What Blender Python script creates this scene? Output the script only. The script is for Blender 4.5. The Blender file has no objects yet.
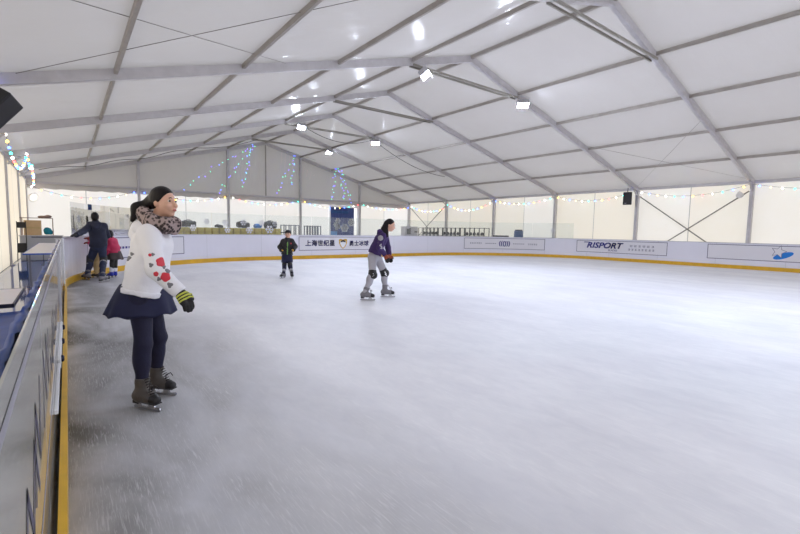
import bpy, math, random
import numpy as np
from mathutils import Vector, Matrix
random.seed(7)
PI = math.pi
scene = bpy.context.scene
COL = scene.collection

# ---------------------------------------------------------------- camera frame (metres, z up, ice at z = 0)
YAW, PIT, ROL, FPX = .6538, .084, .0172, 434.4
CAM = np.array([-10.92, -5.83, 1.4])
_c, _s = math.cos(YAW), math.sin(YAW)
HR = np.array([_c, -_s, 0]); HF = np.array([_s, _c, 0]); UP = np.array([0, 0, 1.])
CF = HF*math.cos(PIT) - UP*math.sin(PIT); _u = UP*math.cos(PIT) + HF*math.sin(PIT)
CR = HR*math.cos(ROL) + _u*math.sin(ROL); CU = _u*math.cos(ROL) - HR*math.sin(ROL)
def at(u, v, D):                       # the point at depth D behind pixel (u, v), used to survey the people
    return CAM + D*(CF + CR*(u-400)/FPX - CU*(v-267)/FPX)
def on_plane(u, v, ax, val):
    d = CF + CR*(u-400)/FPX - CU*(v-267)/FPX
    return CAM + d*((val-CAM[ax])/d[ax])

cam = bpy.data.objects.new('camera', bpy.data.cameras.new('camera')); COL.objects.link(cam)
cam.data.sensor_width = 36; cam.data.lens = FPX/800*36; cam.data.clip_start = .05
m = Matrix.Identity(4)
for i, v in enumerate((CR, CU, -CF)):
    for j in range(3): m[j][i] = v[j]
for j in range(3): m[j][3] = CAM[j]
cam.matrix_world = m
scene.camera = cam

# ---------------------------------------------------------------- materials
def srgb(r, g, b):
    f = lambda c: (c/255/12.92) if c/255 <= .04045 else ((c/255+.055)/1.055)**2.4
    return (f(r), f(g), f(b), 1)
def mat(name, col, rough=.6, metal=0, noise=0, nscale=20, bump=0, bscale=60, emit=None, estr=0, spec=.5, coat=0, stretch=(1,1,1)):
    M = bpy.data.materials.new(name); M.use_nodes = True
    nt = M.node_tree; b = nt.nodes['Principled BSDF']
    c = srgb(*col)
    b.inputs['Base Color'].default_value = c
    b.inputs['Roughness'].default_value = rough; b.inputs['Metallic'].default_value = metal
    b.inputs['Specular IOR Level'].default_value = spec; b.inputs['Coat Weight'].default_value = coat
    if noise or bump:
        tc = nt.nodes.new('ShaderNodeTexCoord'); mp = nt.nodes.new('ShaderNodeMapping')
        mp.inputs['Scale'].default_value = stretch
        nt.links.new(tc.outputs['Object'], mp.inputs[0])
    if noise:
        n = nt.nodes.new('ShaderNodeTexNoise'); n.inputs['Scale'].default_value = nscale; n.inputs['Detail'].default_value = 4
        nt.links.new(mp.outputs[0], n.inputs['Vector'])
        r = nt.nodes.new('ShaderNodeMapRange'); r.inputs[1].default_value = .3; r.inputs[2].default_value = .7
        r.inputs[3].default_value = 1-noise; r.inputs[4].default_value = 1+noise
        nt.links.new(n.outputs['Fac'], r.inputs[0])
        mx = nt.nodes.new('ShaderNodeVectorMath'); mx.operation = 'SCALE'
        mx.inputs[0].default_value = c[:3]; nt.links.new(r.outputs[0], mx.inputs['Scale'])
        nt.links.new(mx.outputs[0], b.inputs['Base Color'])
    if bump:
        n = nt.nodes.new('ShaderNodeTexNoise'); n.inputs['Scale'].default_value = bscale; n.inputs['Detail'].default_value = 3
        nt.links.new(mp.outputs[0], n.inputs['Vector'])
        bp = nt.nodes.new('ShaderNodeBump'); bp.inputs['Strength'].default_value = bump; bp.inputs['Distance'].default_value = .02
        nt.links.new(n.outputs['Fac'], bp.inputs['Height']); nt.links.new(bp.outputs[0], b.inputs['Normal'])
    if emit:
        b.inputs['Emission Color'].default_value = srgb(*emit); b.inputs['Emission Strength'].default_value = estr
    return M

def fabric(name, col, trans, gloss=.0, rough=.3, var=0, axis=1, period=2.375, seam=0, bump=.05, bsc=(1, 1, 1), bscale=2.0):
    """Tent cloth: reflects part of the light and lets part of it through; panels differ a little, seams are sewn lines."""
    M = bpy.data.materials.new(name); M.use_nodes = True; nt = M.node_tree; N = nt.nodes; L = nt.links
    N.clear(); out = N.new('ShaderNodeOutputMaterial')
    tc = N.new('ShaderNodeTexCoord')
    sep = N.new('ShaderNodeSeparateXYZ'); L.new(tc.outputs['Object'], sep.inputs[0])
    dv = N.new('ShaderNodeMath'); dv.operation = 'DIVIDE'; dv.inputs[1].default_value = period; L.new(sep.outputs[axis], dv.inputs[0])
    fl = N.new('ShaderNodeMath'); fl.operation = 'FLOOR'; L.new(dv.outputs[0], fl.inputs[0])
    wn = N.new('ShaderNodeTexWhiteNoise'); wn.noise_dimensions = '1D'; L.new(fl.outputs[0], wn.inputs['W'])
    n = N.new('ShaderNodeTexNoise'); n.inputs['Scale'].default_value = 1.3; n.inputs['Detail'].default_value = 5
    L.new(tc.outputs['Object'], n.inputs['Vector'])
    c0, c1 = srgb(*col[0]), srgb(*col[1])
    mixc = N.new('ShaderNodeMix'); mixc.data_type = 'RGBA'; mixc.inputs[6].default_value = c0; mixc.inputs[7].default_value = c1
    ma = N.new('ShaderNodeMath'); ma.operation = 'MULTIPLY_ADD'; ma.inputs[1].default_value = var; L.new(wn.outputs['Value'], ma.inputs[0])
    m2 = N.new('ShaderNodeMath'); m2.operation = 'MULTIPLY'; m2.inputs[1].default_value = .5; L.new(n.outputs['Fac'], m2.inputs[0])
    L.new(m2.outputs[0], ma.inputs[2]); L.new(ma.outputs[0], mixc.inputs[0])
    colsock = mixc.outputs[2]
    if seam:
        fr = N.new('ShaderNodeMath'); fr.operation = 'FRACT'; L.new(dv.outputs[0], fr.inputs[0])
        lt = N.new('ShaderNodeMath'); lt.operation = 'LESS_THAN'; lt.inputs[1].default_value = .035/period; L.new(fr.outputs[0], lt.inputs[0])
        ms = N.new('ShaderNodeMix'); ms.data_type = 'RGBA'; L.new(lt.outputs[0], ms.inputs[0]); L.new(colsock, ms.inputs[6])
        ms.inputs[7].default_value = tuple(x*.5 for x in c0[:3])+(1,)
        colsock = ms.outputs[2]
    d = N.new('ShaderNodeBsdfDiffuse'); t = N.new('ShaderNodeBsdfTranslucent')
    L.new(colsock, d.inputs[0]); L.new(colsock, t.inputs[0])
    mx = N.new('ShaderNodeMixShader'); mx.inputs[0].default_value = trans; L.new(d.outputs[0], mx.inputs[1]); L.new(t.outputs[0], mx.inputs[2])
    last = mx.outputs[0]
    mp = N.new('ShaderNodeMapping'); mp.inputs['Scale'].default_value = bsc; L.new(tc.outputs['Object'], mp.inputs[0])
    nb = N.new('ShaderNodeTexNoise'); nb.inputs['Scale'].default_value = bscale; nb.inputs['Detail'].default_value = 3; L.new(mp.outputs[0], nb.inputs['Vector'])
    bp = N.new('ShaderNodeBump'); bp.inputs['Strength'].default_value = bump; bp.inputs['Distance'].default_value = .1; L.new(nb.outputs['Fac'], bp.inputs['Height'])
    L.new(bp.outputs[0], d.inputs['Normal'])
    if gloss:
        g = N.new('ShaderNodeBsdfGlossy'); g.inputs['Roughness'].default_value = rough; L.new(bp.outputs[0], g.inputs['Normal'])
        m3 = N.new('ShaderNodeMixShader'); m3.inputs[0].default_value = gloss; L.new(last, m3.inputs[1]); L.new(g.outputs[0], m3.inputs[2])
        last = m3.outputs[0]
    L.new(last, out.inputs[0])
    return M

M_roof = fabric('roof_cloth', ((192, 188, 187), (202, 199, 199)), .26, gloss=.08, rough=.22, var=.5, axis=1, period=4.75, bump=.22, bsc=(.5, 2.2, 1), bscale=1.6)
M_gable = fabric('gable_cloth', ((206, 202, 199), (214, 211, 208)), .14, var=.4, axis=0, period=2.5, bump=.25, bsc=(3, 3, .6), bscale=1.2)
M_wallr = fabric('side_cloth_cool', ((246, 244, 240), (242, 236, 222)), .38, var=.9, axis=1, period=2.375, seam=1, bump=.15, bsc=(1, 2.5, .3), bscale=1.5)
M_walll = fabric('side_cloth_sun_tint', ((252, 242, 224), (250, 236, 212)), .66, var=.6, axis=1, period=2.375, seam=1, bump=.15, bsc=(1, 2.5, .3), bscale=1.5)  # sun-side glow of the left wall put into its warm, bright cloth colour
M_wallb = fabric('end_cloth', ((246, 244, 242), (243, 238, 230)), .58, var=.7, axis=0, period=2.508, seam=1, bump=.2, bsc=(2.5, 1, .4), bscale=1.5)
M_alu = mat('aluminium_frame', (196, 193, 196), .45, .35, noise=.06, nscale=5)
M_purl = mat('purlin_aluminium', (166, 160, 154), .5, .3, noise=.08, nscale=4)
M_tie = mat('tie_bar_steel', (150, 146, 138), .5, .4)
M_wire = mat('bracing_steel', (132, 128, 124), .5, .4)
M_cable = mat('black_cable', (40, 38, 40), .6)
M_board = mat('white_board', (234, 234, 246), .22, noise=.015, nscale=1.5, coat=.3)
M_boardl = mat('white_board_scuffed', (214, 214, 208), .13, noise=.06, nscale=3, coat=.6, stretch=(1, .25, 1))
M_cap = mat('cap_grey', (196, 197, 206), .35)
M_kick = mat('kick_yellow', (226, 178, 44), .35, noise=.08, nscale=6)
M_adv = mat('advert_vinyl', (230, 229, 236), .3)
M_line = mat('advert_line', (120, 118, 140), .5)
M_lineL = mat('advert_line_lightened', (158, 156, 168), .4)  # line colour lightened to offset low light on the left board face
M_ink = mat('ink_navy', (50, 50, 128), .5)
M_inkgrey = mat('ink_grey', (150, 150, 165), .5)
M_gold = mat('badge_gold', (214, 170, 60), .5)
M_dark = mat('ink_black', (38, 36, 44), .5)
M_blue = mat('swoosh_blue', (20, 128, 220), .5)
M_white = mat('white_paint', (240, 240, 244), .4)
M_scuff = mat('marker_strokes', (88, 84, 108), .5)
M_black = mat('black_plastic', (26, 25, 28), .45)
M_bolt = mat('bolt_dark', (40, 42, 66), .4, .5)
M_steel = mat('blade_steel', (200, 200, 205), .25, .9)
M_metalgrey = mat('rack_metal', (120, 122, 132), .4, .6)
M_blackcloth = mat('black_nylon', (34, 33, 38), .7, noise=.2, nscale=12, bump=.3, bscale=30)
M_yel = mat('olive_yellow_card', (232, 208, 98), .6, noise=.16, nscale=9)
M_card = mat('brown_cardboard', (202, 172, 134), .7, noise=.05, nscale=8)
M_teal = mat('teal_cloth', (10, 128, 150), .7, noise=.15, nscale=15, bump=.4, bscale=20)
M_grey = mat('grey_laminate', (172, 174, 182), .4, noise=.03)
M_tabletop = mat('white_tabletop', (224, 220, 228), .3)
M_bluetrim = mat('blue_edging', (40, 90, 190), .35)
M_vinyl = fabric('blue_vinyl', ((74, 84, 128), (64, 74, 118)), .3, var=.5, axis=0, period=.4)
M_bluecrate = mat('blue_crate', (40, 84, 140), .5)
M_lamp = mat('floodlight_face', (255, 255, 255), .3, emit=(226, 236, 255), estr=520)
M_lampbody = mat('floodlight_housing', (190, 190, 196), .4, .5)
M_dish = mat('white_enamel', (235, 232, 226), .3)
M_dishlit = mat('wall_lamp_glass', (250, 250, 250), .3, emit=(255, 246, 230), estr=.9)
BULB = []
for nm, c, e in (('white', (255, 250, 240), 9), ('blue', (70, 110, 255), 9), ('yellow', (255, 200, 70), 8), ('teal', (60, 220, 190), 7), ('red', (255, 90, 90), 5), ('violet', (110, 80, 255), 8), ('green', (70, 230, 150), 6), ('amber', (250, 214, 150), 3)):
    b = mat('bulb_'+nm, c, .4, emit=c, estr=e); b.cycles.emission_sampling = 'NONE'; BULB.append(b)

def glass_mat():
    M = bpy.data.materials.new('clear_acrylic'); M.use_nodes = True; nt = M.node_tree; N = nt.nodes; L = nt.links
    N.clear(); out = N.new('ShaderNodeOutputMaterial')
    tr = N.new('ShaderNodeBsdfTransparent'); tr.inputs[0].default_value = (.95, .97, .97, 1)
    df = N.new('ShaderNodeBsdfDiffuse'); df.inputs[0].default_value = (.85, .9, .9, 1)
    gl = N.new('ShaderNodeBsdfGlossy'); gl.inputs['Roughness'].default_value = .03
    m1 = N.new('ShaderNodeMixShader'); m1.inputs[0].default_value = .05; L.new(tr.outputs[0], m1.inputs[1]); L.new(df.outputs[0], m1.inputs[2])
    fr = N.new('ShaderNodeFresnel'); fr.inputs[0].default_value = 1.4
    m2 = N.new('ShaderNodeMixShader'); L.new(fr.outputs[0], m2.inputs[0]); L.new(m1.outputs[0], m2.inputs[1]); L.new(gl.outputs[0], m2.inputs[2])
    L.new(m2.outputs[0], out.inputs[0]); return M
M_glass = glass_mat()

def ice_mat():
    M = bpy.data.materials.new('skated_ice'); M.use_nodes = True; nt = M.node_tree; N = nt.nodes; L = nt.links
    b = N['Principled BSDF']; tc = N.new('ShaderNodeTexCoord')
    def noise(scale, det, sc=(1, 1, 1), rot=0, dist=0):
        mp = N.new('ShaderNodeMapping'); mp.inputs['Scale'].default_value = sc; mp.inputs['Rotation'].default_value = (0, 0, rot)
        L.new(tc.outputs['Object'], mp.inputs[0]); n = N.new('ShaderNodeTexNoise'); n.inputs['Scale'].default_value = scale; n.inputs['Detail'].default_value = det
        n.inputs['Distortion'].default_value = dist
        L.new(mp.outputs[0], n.inputs['Vector']); return n.outputs['Fac']
    def rng(s, a, b_, c, d):
        r = N.new('ShaderNodeMapRange'); r.inputs[1].default_value = a; r.inputs[2].default_value = b_; r.inputs[3].default_value = c; r.inputs[4].default_value = d
        L.new(s, r.inputs[0]); return r.outputs[0]
    def math_(op, x, y):
        n = N.new('ShaderNodeMath'); n.operation = op
        for i, v in enumerate((x, y)):
            if isinstance(v, (int, float)): n.inputs[i].default_value = v
            else: L.new(v, n.inputs[i])
        return n.outputs[0]
    big = noise(.28, 6, (1, 1, 1), .4, 1.2)                 # frosted and wet patches
    mid = noise(1.6, 8, (1, .45, 1), .6, .6)
    grain = noise(9, 9, (1, .5, 1), .8, .8)
    smear = noise(1.1, 6, (1, .1, 1), .75, .3)
    fine = noise(95, 4, (1, .06, 1), .9, .5)               # blade scratches, four directions
    fine2 = noise(105, 4, (1, .06, 1), -.5, .6); fine3 = noise(90, 4, (1, .06, 1), 1.9, 1.6); fine4 = noise(85, 4, (1, .05, 1), .25, 2.0)
    scr = math_('MAXIMUM', math_('MAXIMUM', rng(fine, .58, .7, 0, 1), rng(fine2, .6, .72, 0, 1)), math_('MAXIMUM', rng(fine3, .6, .72, 0, 1), rng(fine4, .6, .72, 0, 1)))
    scr = math_('MULTIPLY', scr, rng(mid, .4, .6, .25, 1))
    frost = math_('ADD', math_('MULTIPLY', rng(big, .35, .65, 0, 1), .55), math_('MULTIPLY', rng(mid, .35, .68, 0, 1), .45))
    frost = math_('ADD', math_('MULTIPLY', frost, .5), math_('ADD', math_('MULTIPLY', rng(grain, .3, .7, 0, 1), .2), math_('MULTIPLY', rng(smear, .3, .7, 0, 1), .25)))
    frost = math_('ADD', frost, math_('MULTIPLY', scr, .27))
    cm = N.new('ShaderNodeMix'); cm.data_type = 'RGBA'; cm.inputs[6].default_value = srgb(217, 218, 227); cm.inputs[7].default_value = srgb(250, 250, 254)
    L.new(frost, cm.inputs[0])
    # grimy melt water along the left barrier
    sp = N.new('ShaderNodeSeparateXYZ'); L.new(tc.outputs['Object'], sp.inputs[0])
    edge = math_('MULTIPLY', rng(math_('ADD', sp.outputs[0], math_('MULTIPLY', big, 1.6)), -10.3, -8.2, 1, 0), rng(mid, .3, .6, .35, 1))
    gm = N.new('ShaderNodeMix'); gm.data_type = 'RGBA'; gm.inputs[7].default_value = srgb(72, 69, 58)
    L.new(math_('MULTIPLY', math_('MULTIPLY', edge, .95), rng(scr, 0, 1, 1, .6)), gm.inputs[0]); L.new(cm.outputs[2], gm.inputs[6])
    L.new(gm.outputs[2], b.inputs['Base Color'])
    L.new(rng(frost, .1, .8, .42, .55), b.inputs['Roughness'])
    bp = N.new('ShaderNodeBump'); bp.inputs['Strength'].default_value = .1; bp.inputs['Distance'].default_value = .006
    L.new(math_('ADD', scr, mid), bp.inputs['Height']); L.new(bp.outputs[0], b.inputs['Normal'])
    b.inputs['Specular IOR Level'].default_value = .12
    return M
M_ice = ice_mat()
M_flake = mat('pale_sticker', (206, 208, 214), .5)
M_bench = mat('deep_blue_plastic', (8, 64, 150), .35, noise=.2, nscale=5, spec=.08)
M_drape = mat('crumpled_film', (74, 88, 168), .22, noise=.2, nscale=6)
M_tarp = mat('glossy_blue_tarpaulin', (22, 74, 156), .05, noise=.12, nscale=2, bump=.015, bscale=3)
M_floor = mat('concrete_floor', (140, 138, 138), .6, noise=.08, nscale=3)

# ---------------------------------------------------------------- mesh helpers
class MB:
    def __init__(s): s.v = []; s.f = []
    def add(s, V, F):
        o = len(s.v); s.v += [tuple(map(float, p)) for p in V]; s.f += [tuple(i+o for i in q) for q in F]; return s
    def box(s, c, size, ax=None):
        c = np.array(c, float); hx = np.array(size)/2
        A = np.eye(3) if ax is None else np.array(ax, float)
        V = [c + A[0]*hx[0]*i + A[1]*hx[1]*j + A[2]*hx[2]*k for i in (-1, 1) for j in (-1, 1) for k in (-1, 1)]
        return s.add(V, [(0, 1, 3, 2), (4, 6, 7, 5), (0, 4, 5, 1), (2, 3, 7, 6), (0, 2, 6, 4), (1, 5, 7, 3)])
    def beam(s, a, b, w, h, up=(0, 0, 1)):
        a, b = np.array(a, float), np.array(b, float); d = b-a; l = np.linalg.norm(d); d /= l
        side = np.cross(d, up); side /= np.linalg.norm(side); u = np.cross(side, d)
        return s.box((a+b)/2, (l, w, h), (d, side, u))
    def tube(s, pts, r, n=8, closed=False):
        P = [np.array(p, float) for p in pts]; V = []; k = len(P)
        rr = r if hasattr(r, '__len__') else [r]*k
        ref = None
        for i in range(k):
            d = P[min(i+1, k-1)]-P[max(i-1, 0)]; d = d/(np.linalg.norm(d)+1e-12)
            if ref is None:
                ref = np.cross(d, (0, 0, 1.) if abs(d[2]) < .9 else (1., 0, 0))
            ref = ref-d*(ref@d); ref /= np.linalg.norm(ref); w = np.cross(d, ref)
            V += [P[i]+rr[i]*(ref*math.cos(2*PI*j/n)+w*math.sin(2*PI*j/n)) for j in range(n)]
        F = [(i*n+j, i*n+(j+1) % n, (i+1)*n+(j+1) % n, (i+1)*n+j) for i in range(k-1) for j in range(n)]
        F += [tuple(range(n))[::-1], tuple((k-1)*n+j for j in range(n))]
        return s.add(V, F)
    def lathe(s, c, axis, prof, n=20):       # prof: (radius, along)
        c = np.array(c, float); a = np.array(axis, float); a /= np.linalg.norm(a)
        r = np.cross(a, (0, 0, 1.) if abs(a[2]) < .9 else (1., 0, 0)); r /= np.linalg.norm(r); w = np.cross(a, r); k = len(prof)
        V = [c+a*h+q*(r*math.cos(2*PI*j/n)+w*math.sin(2*PI*j/n)) for q, h in prof for j in range(n)]
        F = [(i*n+j, i*n+(j+1) % n, (i+1)*n+(j+1) % n, (i+1)*n+j) for i in range(k-1) for j in range(n)]
        F += [tuple(range(n))[::-1], tuple((k-1)*n+j for j in range(n))]
        return s.add(V, F)
    def build(s, name, material, parent=None, smooth=False, bevel=0):
        me = bpy.data.meshes.new(name); me.from_pydata(s.v, [], s.f); me.validate(); me.update()
        return link(name, me, material, parent, smooth, bevel)
def link(name, me, material, parent=None, smooth=False, bevel=0):
    o = bpy.data.objects.new(name, me); COL.objects.link(o)
    if material: me.materials.append(material)
    if smooth: me.polygons.foreach_set('use_smooth', [True]*len(me.polygons))
    if bevel:
        b = o.modifiers.new('bevel', 'BEVEL'); b.width = bevel; b.segments = 2; b.limit_method = 'ANGLE'
    if parent is not None:
        o.parent = parent
        o.matrix_parent_inverse = Matrix.Translation(-Vector(parent.location)) if parent.parent is None else Matrix.Identity(4)
    return o
def thing(name, label, cat, loc=(0, 0, 0), group=None):
    o = bpy.data.objects.new(name, None); COL.objects.link(o); o.location = tuple(map(float, loc)); o.empty_display_size = .1
    o['label'] = label; o['category'] = cat
    if group: o['group'] = group
    return o
def tag(o, label, cat, group=None):
    o['label'] = label; o['category'] = cat
    if group: o['group'] = group
    return o
def struct(o): o['kind'] = 'structure'; return o
def kids(o): return [c for c in bpy.data.objects if c.parent == o]

# ---------------------------------------------------------------- tent
W2, EZ, RZ, S = 12.54, 3.73, 7.15, 4.75
YB, YF = -14.25, 23.75
def roof(u, y, d=0): return np.array([W2*u/5, y, RZ-(RZ-EZ)*abs(u)/5+d])
for sg in (-1, 1):                                  # roof cloth, sagging a little between the frames
    nu, ny = 20, 64; V = []; F = []
    for j in range(ny+1):
        y = YB+(YF+.1-YB)*j/ny
        sag = -.05*math.sin(PI*((y/S) % 1))**2
        for i in range(nu+1):
            V.append(roof(sg*5.08*i/nu, y, .13+sag*math.sin(PI*i/nu)))
    for j in range(ny):
        for i in range(nu):
            a = j*(nu+1)+i; F.append((a, a+1, a+nu+2, a+nu+1))
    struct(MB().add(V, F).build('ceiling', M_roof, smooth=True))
def quadwall(name, P, m): return struct(MB().add(P, [(0, 1, 2, 3)]).build(name, m))
XW = W2+.2
XWL = W2-.02                                        # the left cloth hangs nearer the inner side of the posts
quadwall('wall_left', [(-XWL, YB, -.03), (-XWL, YF+.1, -.03), (-XWL, YF+.1, EZ+.12), (-XWL, YB, EZ+.12)], M_walll)
quadwall('wall_right', [(XW, YB, -.03), (XW, YF+.1, -.03), (XW, YF+.1, EZ+.12), (XW, YB, EZ+.12)], M_wallr)
BARZ = 3.56
DX0, DX1, DZ = 4.92, 7.36, 3.1                      # doorway in the end wall
for xa, xb, za in ((-XW, DX0, -.03), (DX1, XW, -.03), (DX0, DX1, DZ)):
    quadwall('wall_back', [(xa, YF+.1, za), (xb, YF+.1, za), (xb, YF+.1, BARZ), (xa, YF+.1, BARZ)], M_wallb)
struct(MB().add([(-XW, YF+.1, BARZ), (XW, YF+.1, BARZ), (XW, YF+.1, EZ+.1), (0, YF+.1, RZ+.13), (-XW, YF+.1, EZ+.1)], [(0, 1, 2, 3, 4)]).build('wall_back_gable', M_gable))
struct(MB().add([(-XW, YB, -.03), (XW, YB, -.03), (XW, YB, EZ+.1), (0, YB, RZ+.13), (-XW, YB, EZ+.1)], [(0, 1, 2, 3, 4)]).build('wall_front', M_wallb))
for t in range(-1, 6):
    y = S*t-(.1 if t == 5 else 0)
    for sg in (-1, 1):
        a, b = roof(0, y, -.03), roof(sg*5, y, -.03)
        r = MB(); r.beam(a, b, .12, .18)
        n = np.cross(b-a, (0, 1, 0)); n /= np.linalg.norm(n)
        for w in (-.052, .052):                                        # keder lips along the extrusion
            r.beam(a+np.array([0, w, .105]), b+np.array([0, w, .105]), .016, .03)
        struct(r.build('roof_rafter', M_alu, bevel=.012))
        p = MB(); p.beam((sg*(W2+.02), y, -.03), (sg*(W2+.02), y, EZ+.02), .2, .14, up=(0, 1, 0)); p.box((sg*(W2+.02), y, -.015), (.36, .3, .03))
        p.beam((sg*(W2-.1), y, EZ-.3), (sg*(W2-.45), y, EZ-.02), .06, .06)
        struct(p.build('tent_post', M_alu, bevel=.012))
    if t < 5:                                       # paired collar tie below the ridge
        for dy in (-.09, .09):
            struct(MB().beam(roof(-1.0, y+dy, -.12), roof(1.0, y+dy, -.12), .045, .06).build('collar_tie', M_tie))
for u in (-4, -3, -2, -1, 0, 1, 2, 3, 4):
    w = .10 if u == 0 else .07
    struct(MB().beam(roof(u, YB, .03), roof(u, YF, .03), w, .11).build('roof_purlin', M_purl, bevel=.01))
for sg in (-1, 1):
    struct(MB().beam(roof(sg*5, YB, .0), roof(sg*5, YF, .0), .12, .14).build('eave_beam', M_alu, bevel=.01))
yg = YF-.1
struct(MB().beam((-W2, yg, BARZ), (W2, yg, BARZ), .09, .1).build('gable_rail', M_alu, bevel=.01))
for u in (-3, -1, 1, 3):
    x = W2*u/5; struct(MB().beam((x, yg-.02, -.03), (x, yg-.02, roof(u, 0)[2]-.1), .14, .2, up=(0, 1, 0)).build('gable_post', M_alu, bevel=.012))
struct(MB().beam((0, yg, BARZ), (0, yg, RZ-.1), .06, .06, up=(0, 1, 0)).build('gable_strut', M_purl))
# thin bracing wires under the cloth and bars on the walls
def wire(a, b, r=.006, name='bracing_wire', mm=None): return struct(MB().tube([a, b], r, 6).build(name, mm or M_wire, smooth=True))
wire(roof(-4.95, .1, .05), roof(-2.6, S-.1, .05)); wire(roof(-2.3, .1, .05), roof(-4.6, S-.1, .05))
wire(roof(2.65, .1, .05), roof(4.9, S-.1, .05)); wire(roof(4.9, .1, .05), roof(2.9, S-.1, .05))
def bar(a, b): return struct(MB().tube([a, b], .028, 8).build('bracing_bar', M_tie, smooth=True))
bar((W2-.02, .1, 3.35), (W2-.02, S-.1, .02)); bar((W2+.05, .1, .02), (W2+.05, S-.1, 3.35))
bar((W2-.02, 19.1, 3.35), (W2-.02, 23.5, .1)); bar((W2+.05, 19.1, .1), (W2+.05, 23.5, 3.35))
# valance of the end wall
V = []; F = []
for i in range(101):
    x = -W2+2*W2*i/100; k = .05*abs(math.sin(i*.31*PI))
    V += [(x, yg+.08, BARZ), (x, yg-.0+.06*math.sin(i*.9), BARZ-.28-k)]
F = [(2*i, 2*i+2, 2*i+3, 2*i+1) for i in range(100)]
struct(MB().add(V, F).build('trim_1', M_gable, smooth=True))

# ---------------------------------------------------------------- rink: path of the barrier's inner face
XL, XR, YFAR, RAD, Y0 = -11.02, 12.0, 12.9, 7.0, -12.0
L1 = YFAR-RAD-Y0; ARC = RAD*PI/2; L2 = (XR-RAD)-(XL+RAD)
def path(s):
    if s < L1: return np.array([XL, Y0+s]), np.array([1., 0])
    s -= L1
    if s < ARC:
        a = s/RAD; return np.array([XL+RAD-RAD*math.cos(a), YFAR-RAD+RAD*math.sin(a)]), np.array([math.cos(a), -math.sin(a)])
    s -= ARC
    if s < L2: return np.array([XL+RAD+s, YFAR]), np.array([0, -1.])
    s -= L2
    if s < ARC:
        a = s/RAD; return np.array([XR-RAD+RAD*math.sin(a), YFAR-RAD+RAD*math.cos(a)]), np.array([-math.sin(a), -math.cos(a)])
    s -= ARC
    return np.array([XR, YFAR-RAD-s]), np.array([-1., 0])
SA, SB, SC, SD = L1, L1+ARC, L1+ARC+L2, L1+2*ARC+L2
def bp(s, z, off=0):                   # off > 0: towards the ice
    p, n = path(s); q = p+n*off; return np.array([q[0], q[1], z])
def ribbon(s0, s1, z0, z1, o0, o1, step=.25):
    """solid strip along the barrier between offsets o0 < o1"""
    n = max(1, int(math.ceil((s1-s0)/step))); V = []
    for i in range(n+1):
        s = s0+(s1-s0)*i/n
        V += [bp(s, z0, o0), bp(s, z0, o1), bp(s, z1, o1), bp(s, z1, o0)]
    F = [(4*i+k, 4*i+(k+1) % 4, 4*i+4+(k+1) % 4, 4*i+4+k) for i in range(n) for k in range(4)]
    F += [(0, 3, 2, 1), (4*n, 4*n+1, 4*n+2, 4*n+3)]
    return MB().add(V, F)
def sheet(s0, s1, z0, z1, off, step=.2):
    n = max(1, int(math.ceil((s1-s0)/step))); V = []
    for i in range(n+1):
        s = s0+(s1-s0)*i/n; V += [bp(s, z0, off), bp(s, z1, off)]
    return [V, [(2*i, 2*i+2, 2*i+3, 2*i+1) for i in range(n)]]
SEND = SD+19
# ice and floor
ring = [bp(SEND*i/300, 0, -.02) for i in range(301)]
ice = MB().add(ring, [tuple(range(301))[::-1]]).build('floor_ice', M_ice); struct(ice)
struct(MB().box((0, (YB+YF)/2, -.08), (2*XW, YF+.2-YB, .1)).build('floor', M_floor))

BZ = 1.12
def barrier(label, s0, s1, bm, th=.10):
    t = thing('rink_barrier', label, 'barrier', bp((s0+s1)/2, 0, -.06))
    thin = th < .05
    ribbon(s0, s1, -.03, BZ if thin else BZ-.03, -th, 0).build('board_panel', bm, t)
    if not thin: ribbon(s0, s1, BZ-.03, BZ, -.12, .012).build('cap_rail', M_cap, t)
    ribbon(s0, s1, -.03, .16 if not thin else .145, .0225 if thin else 0.0, .055 if thin else .035).build('kick_plate', M_kick, t)
    s = s0+1.2
    while s < s1-.3:
        V, F = sheet(s, s+.012, .165, BZ-.035, .002); MB().add(V, F).build('panel_joint', M_cap, t); s += 2.4
    return t
bl = barrier('white left rink barrier beside the blue walkway with scribbled advert', 0, SA-.02, M_boardl, .006)
bf = barrier('curved white rink barrier across the far end under the glass', SA, SD-1.1, M_board)
br = barrier('straight white rink barrier on the right below bare tent cloth', SD-1.09, SEND, M_board)

# print on the boards
def text_mesh(txt, size, shear=0, bold=0, sx=1):
    cu = bpy.data.curves.new('lettering', 'FONT'); cu.body = txt; cu.size = size; cu.shear = shear; cu.offset = bold
    cu.align_x = 'CENTER'; cu.align_y = 'CENTER'; cu.resolution_u = 3
    o = bpy.data.objects.new('lettering_source', cu); COL.objects.link(o)
    dg = bpy.context.evaluated_depsgraph_get(); dg.update()
    me = bpy.data.meshes.new_from_object(o.evaluated_get(dg)); bpy.data.objects.remove(o)
    V = [(v.co.x*sx, v.co.y) for v in me.vertices]; F = [tuple(p.vertices) for p in me.polygons]
    bpy.data.meshes.remove(me); return V, F
def bolder(V, F, d):
    W = []; G = []
    for dx, dy in ((-d, -d), (d, -d), (d, d), (-d, d)):
        o = len(W); W += [(x+dx, y+dy) for x, y in V]; G += [tuple(i+o for i in f) for f in F]
    return W, G
def printed(parent, name, m, V2, F, s, z, off=.008):
    return MB().add([bp(s+x, z+y, off) for x, y in V2], F).build(name, m, parent)
def stroke(pts, w):                   # flat 2-D polyline
    V = []; F = []
    for a, b in zip(pts[:-1], pts[1:]):
        a, b = np.array(a, float), np.array(b, float); d = (b-a)/np.linalg.norm(b-a); n = np.array([-d[1], d[0]])*w/2; e = d*w/2
        o = len(V); V += [a-n-e, b-n+e, b+n+e, a+n-e]; F.append((o, o+1, o+2, o+3))
    return V, F
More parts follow.
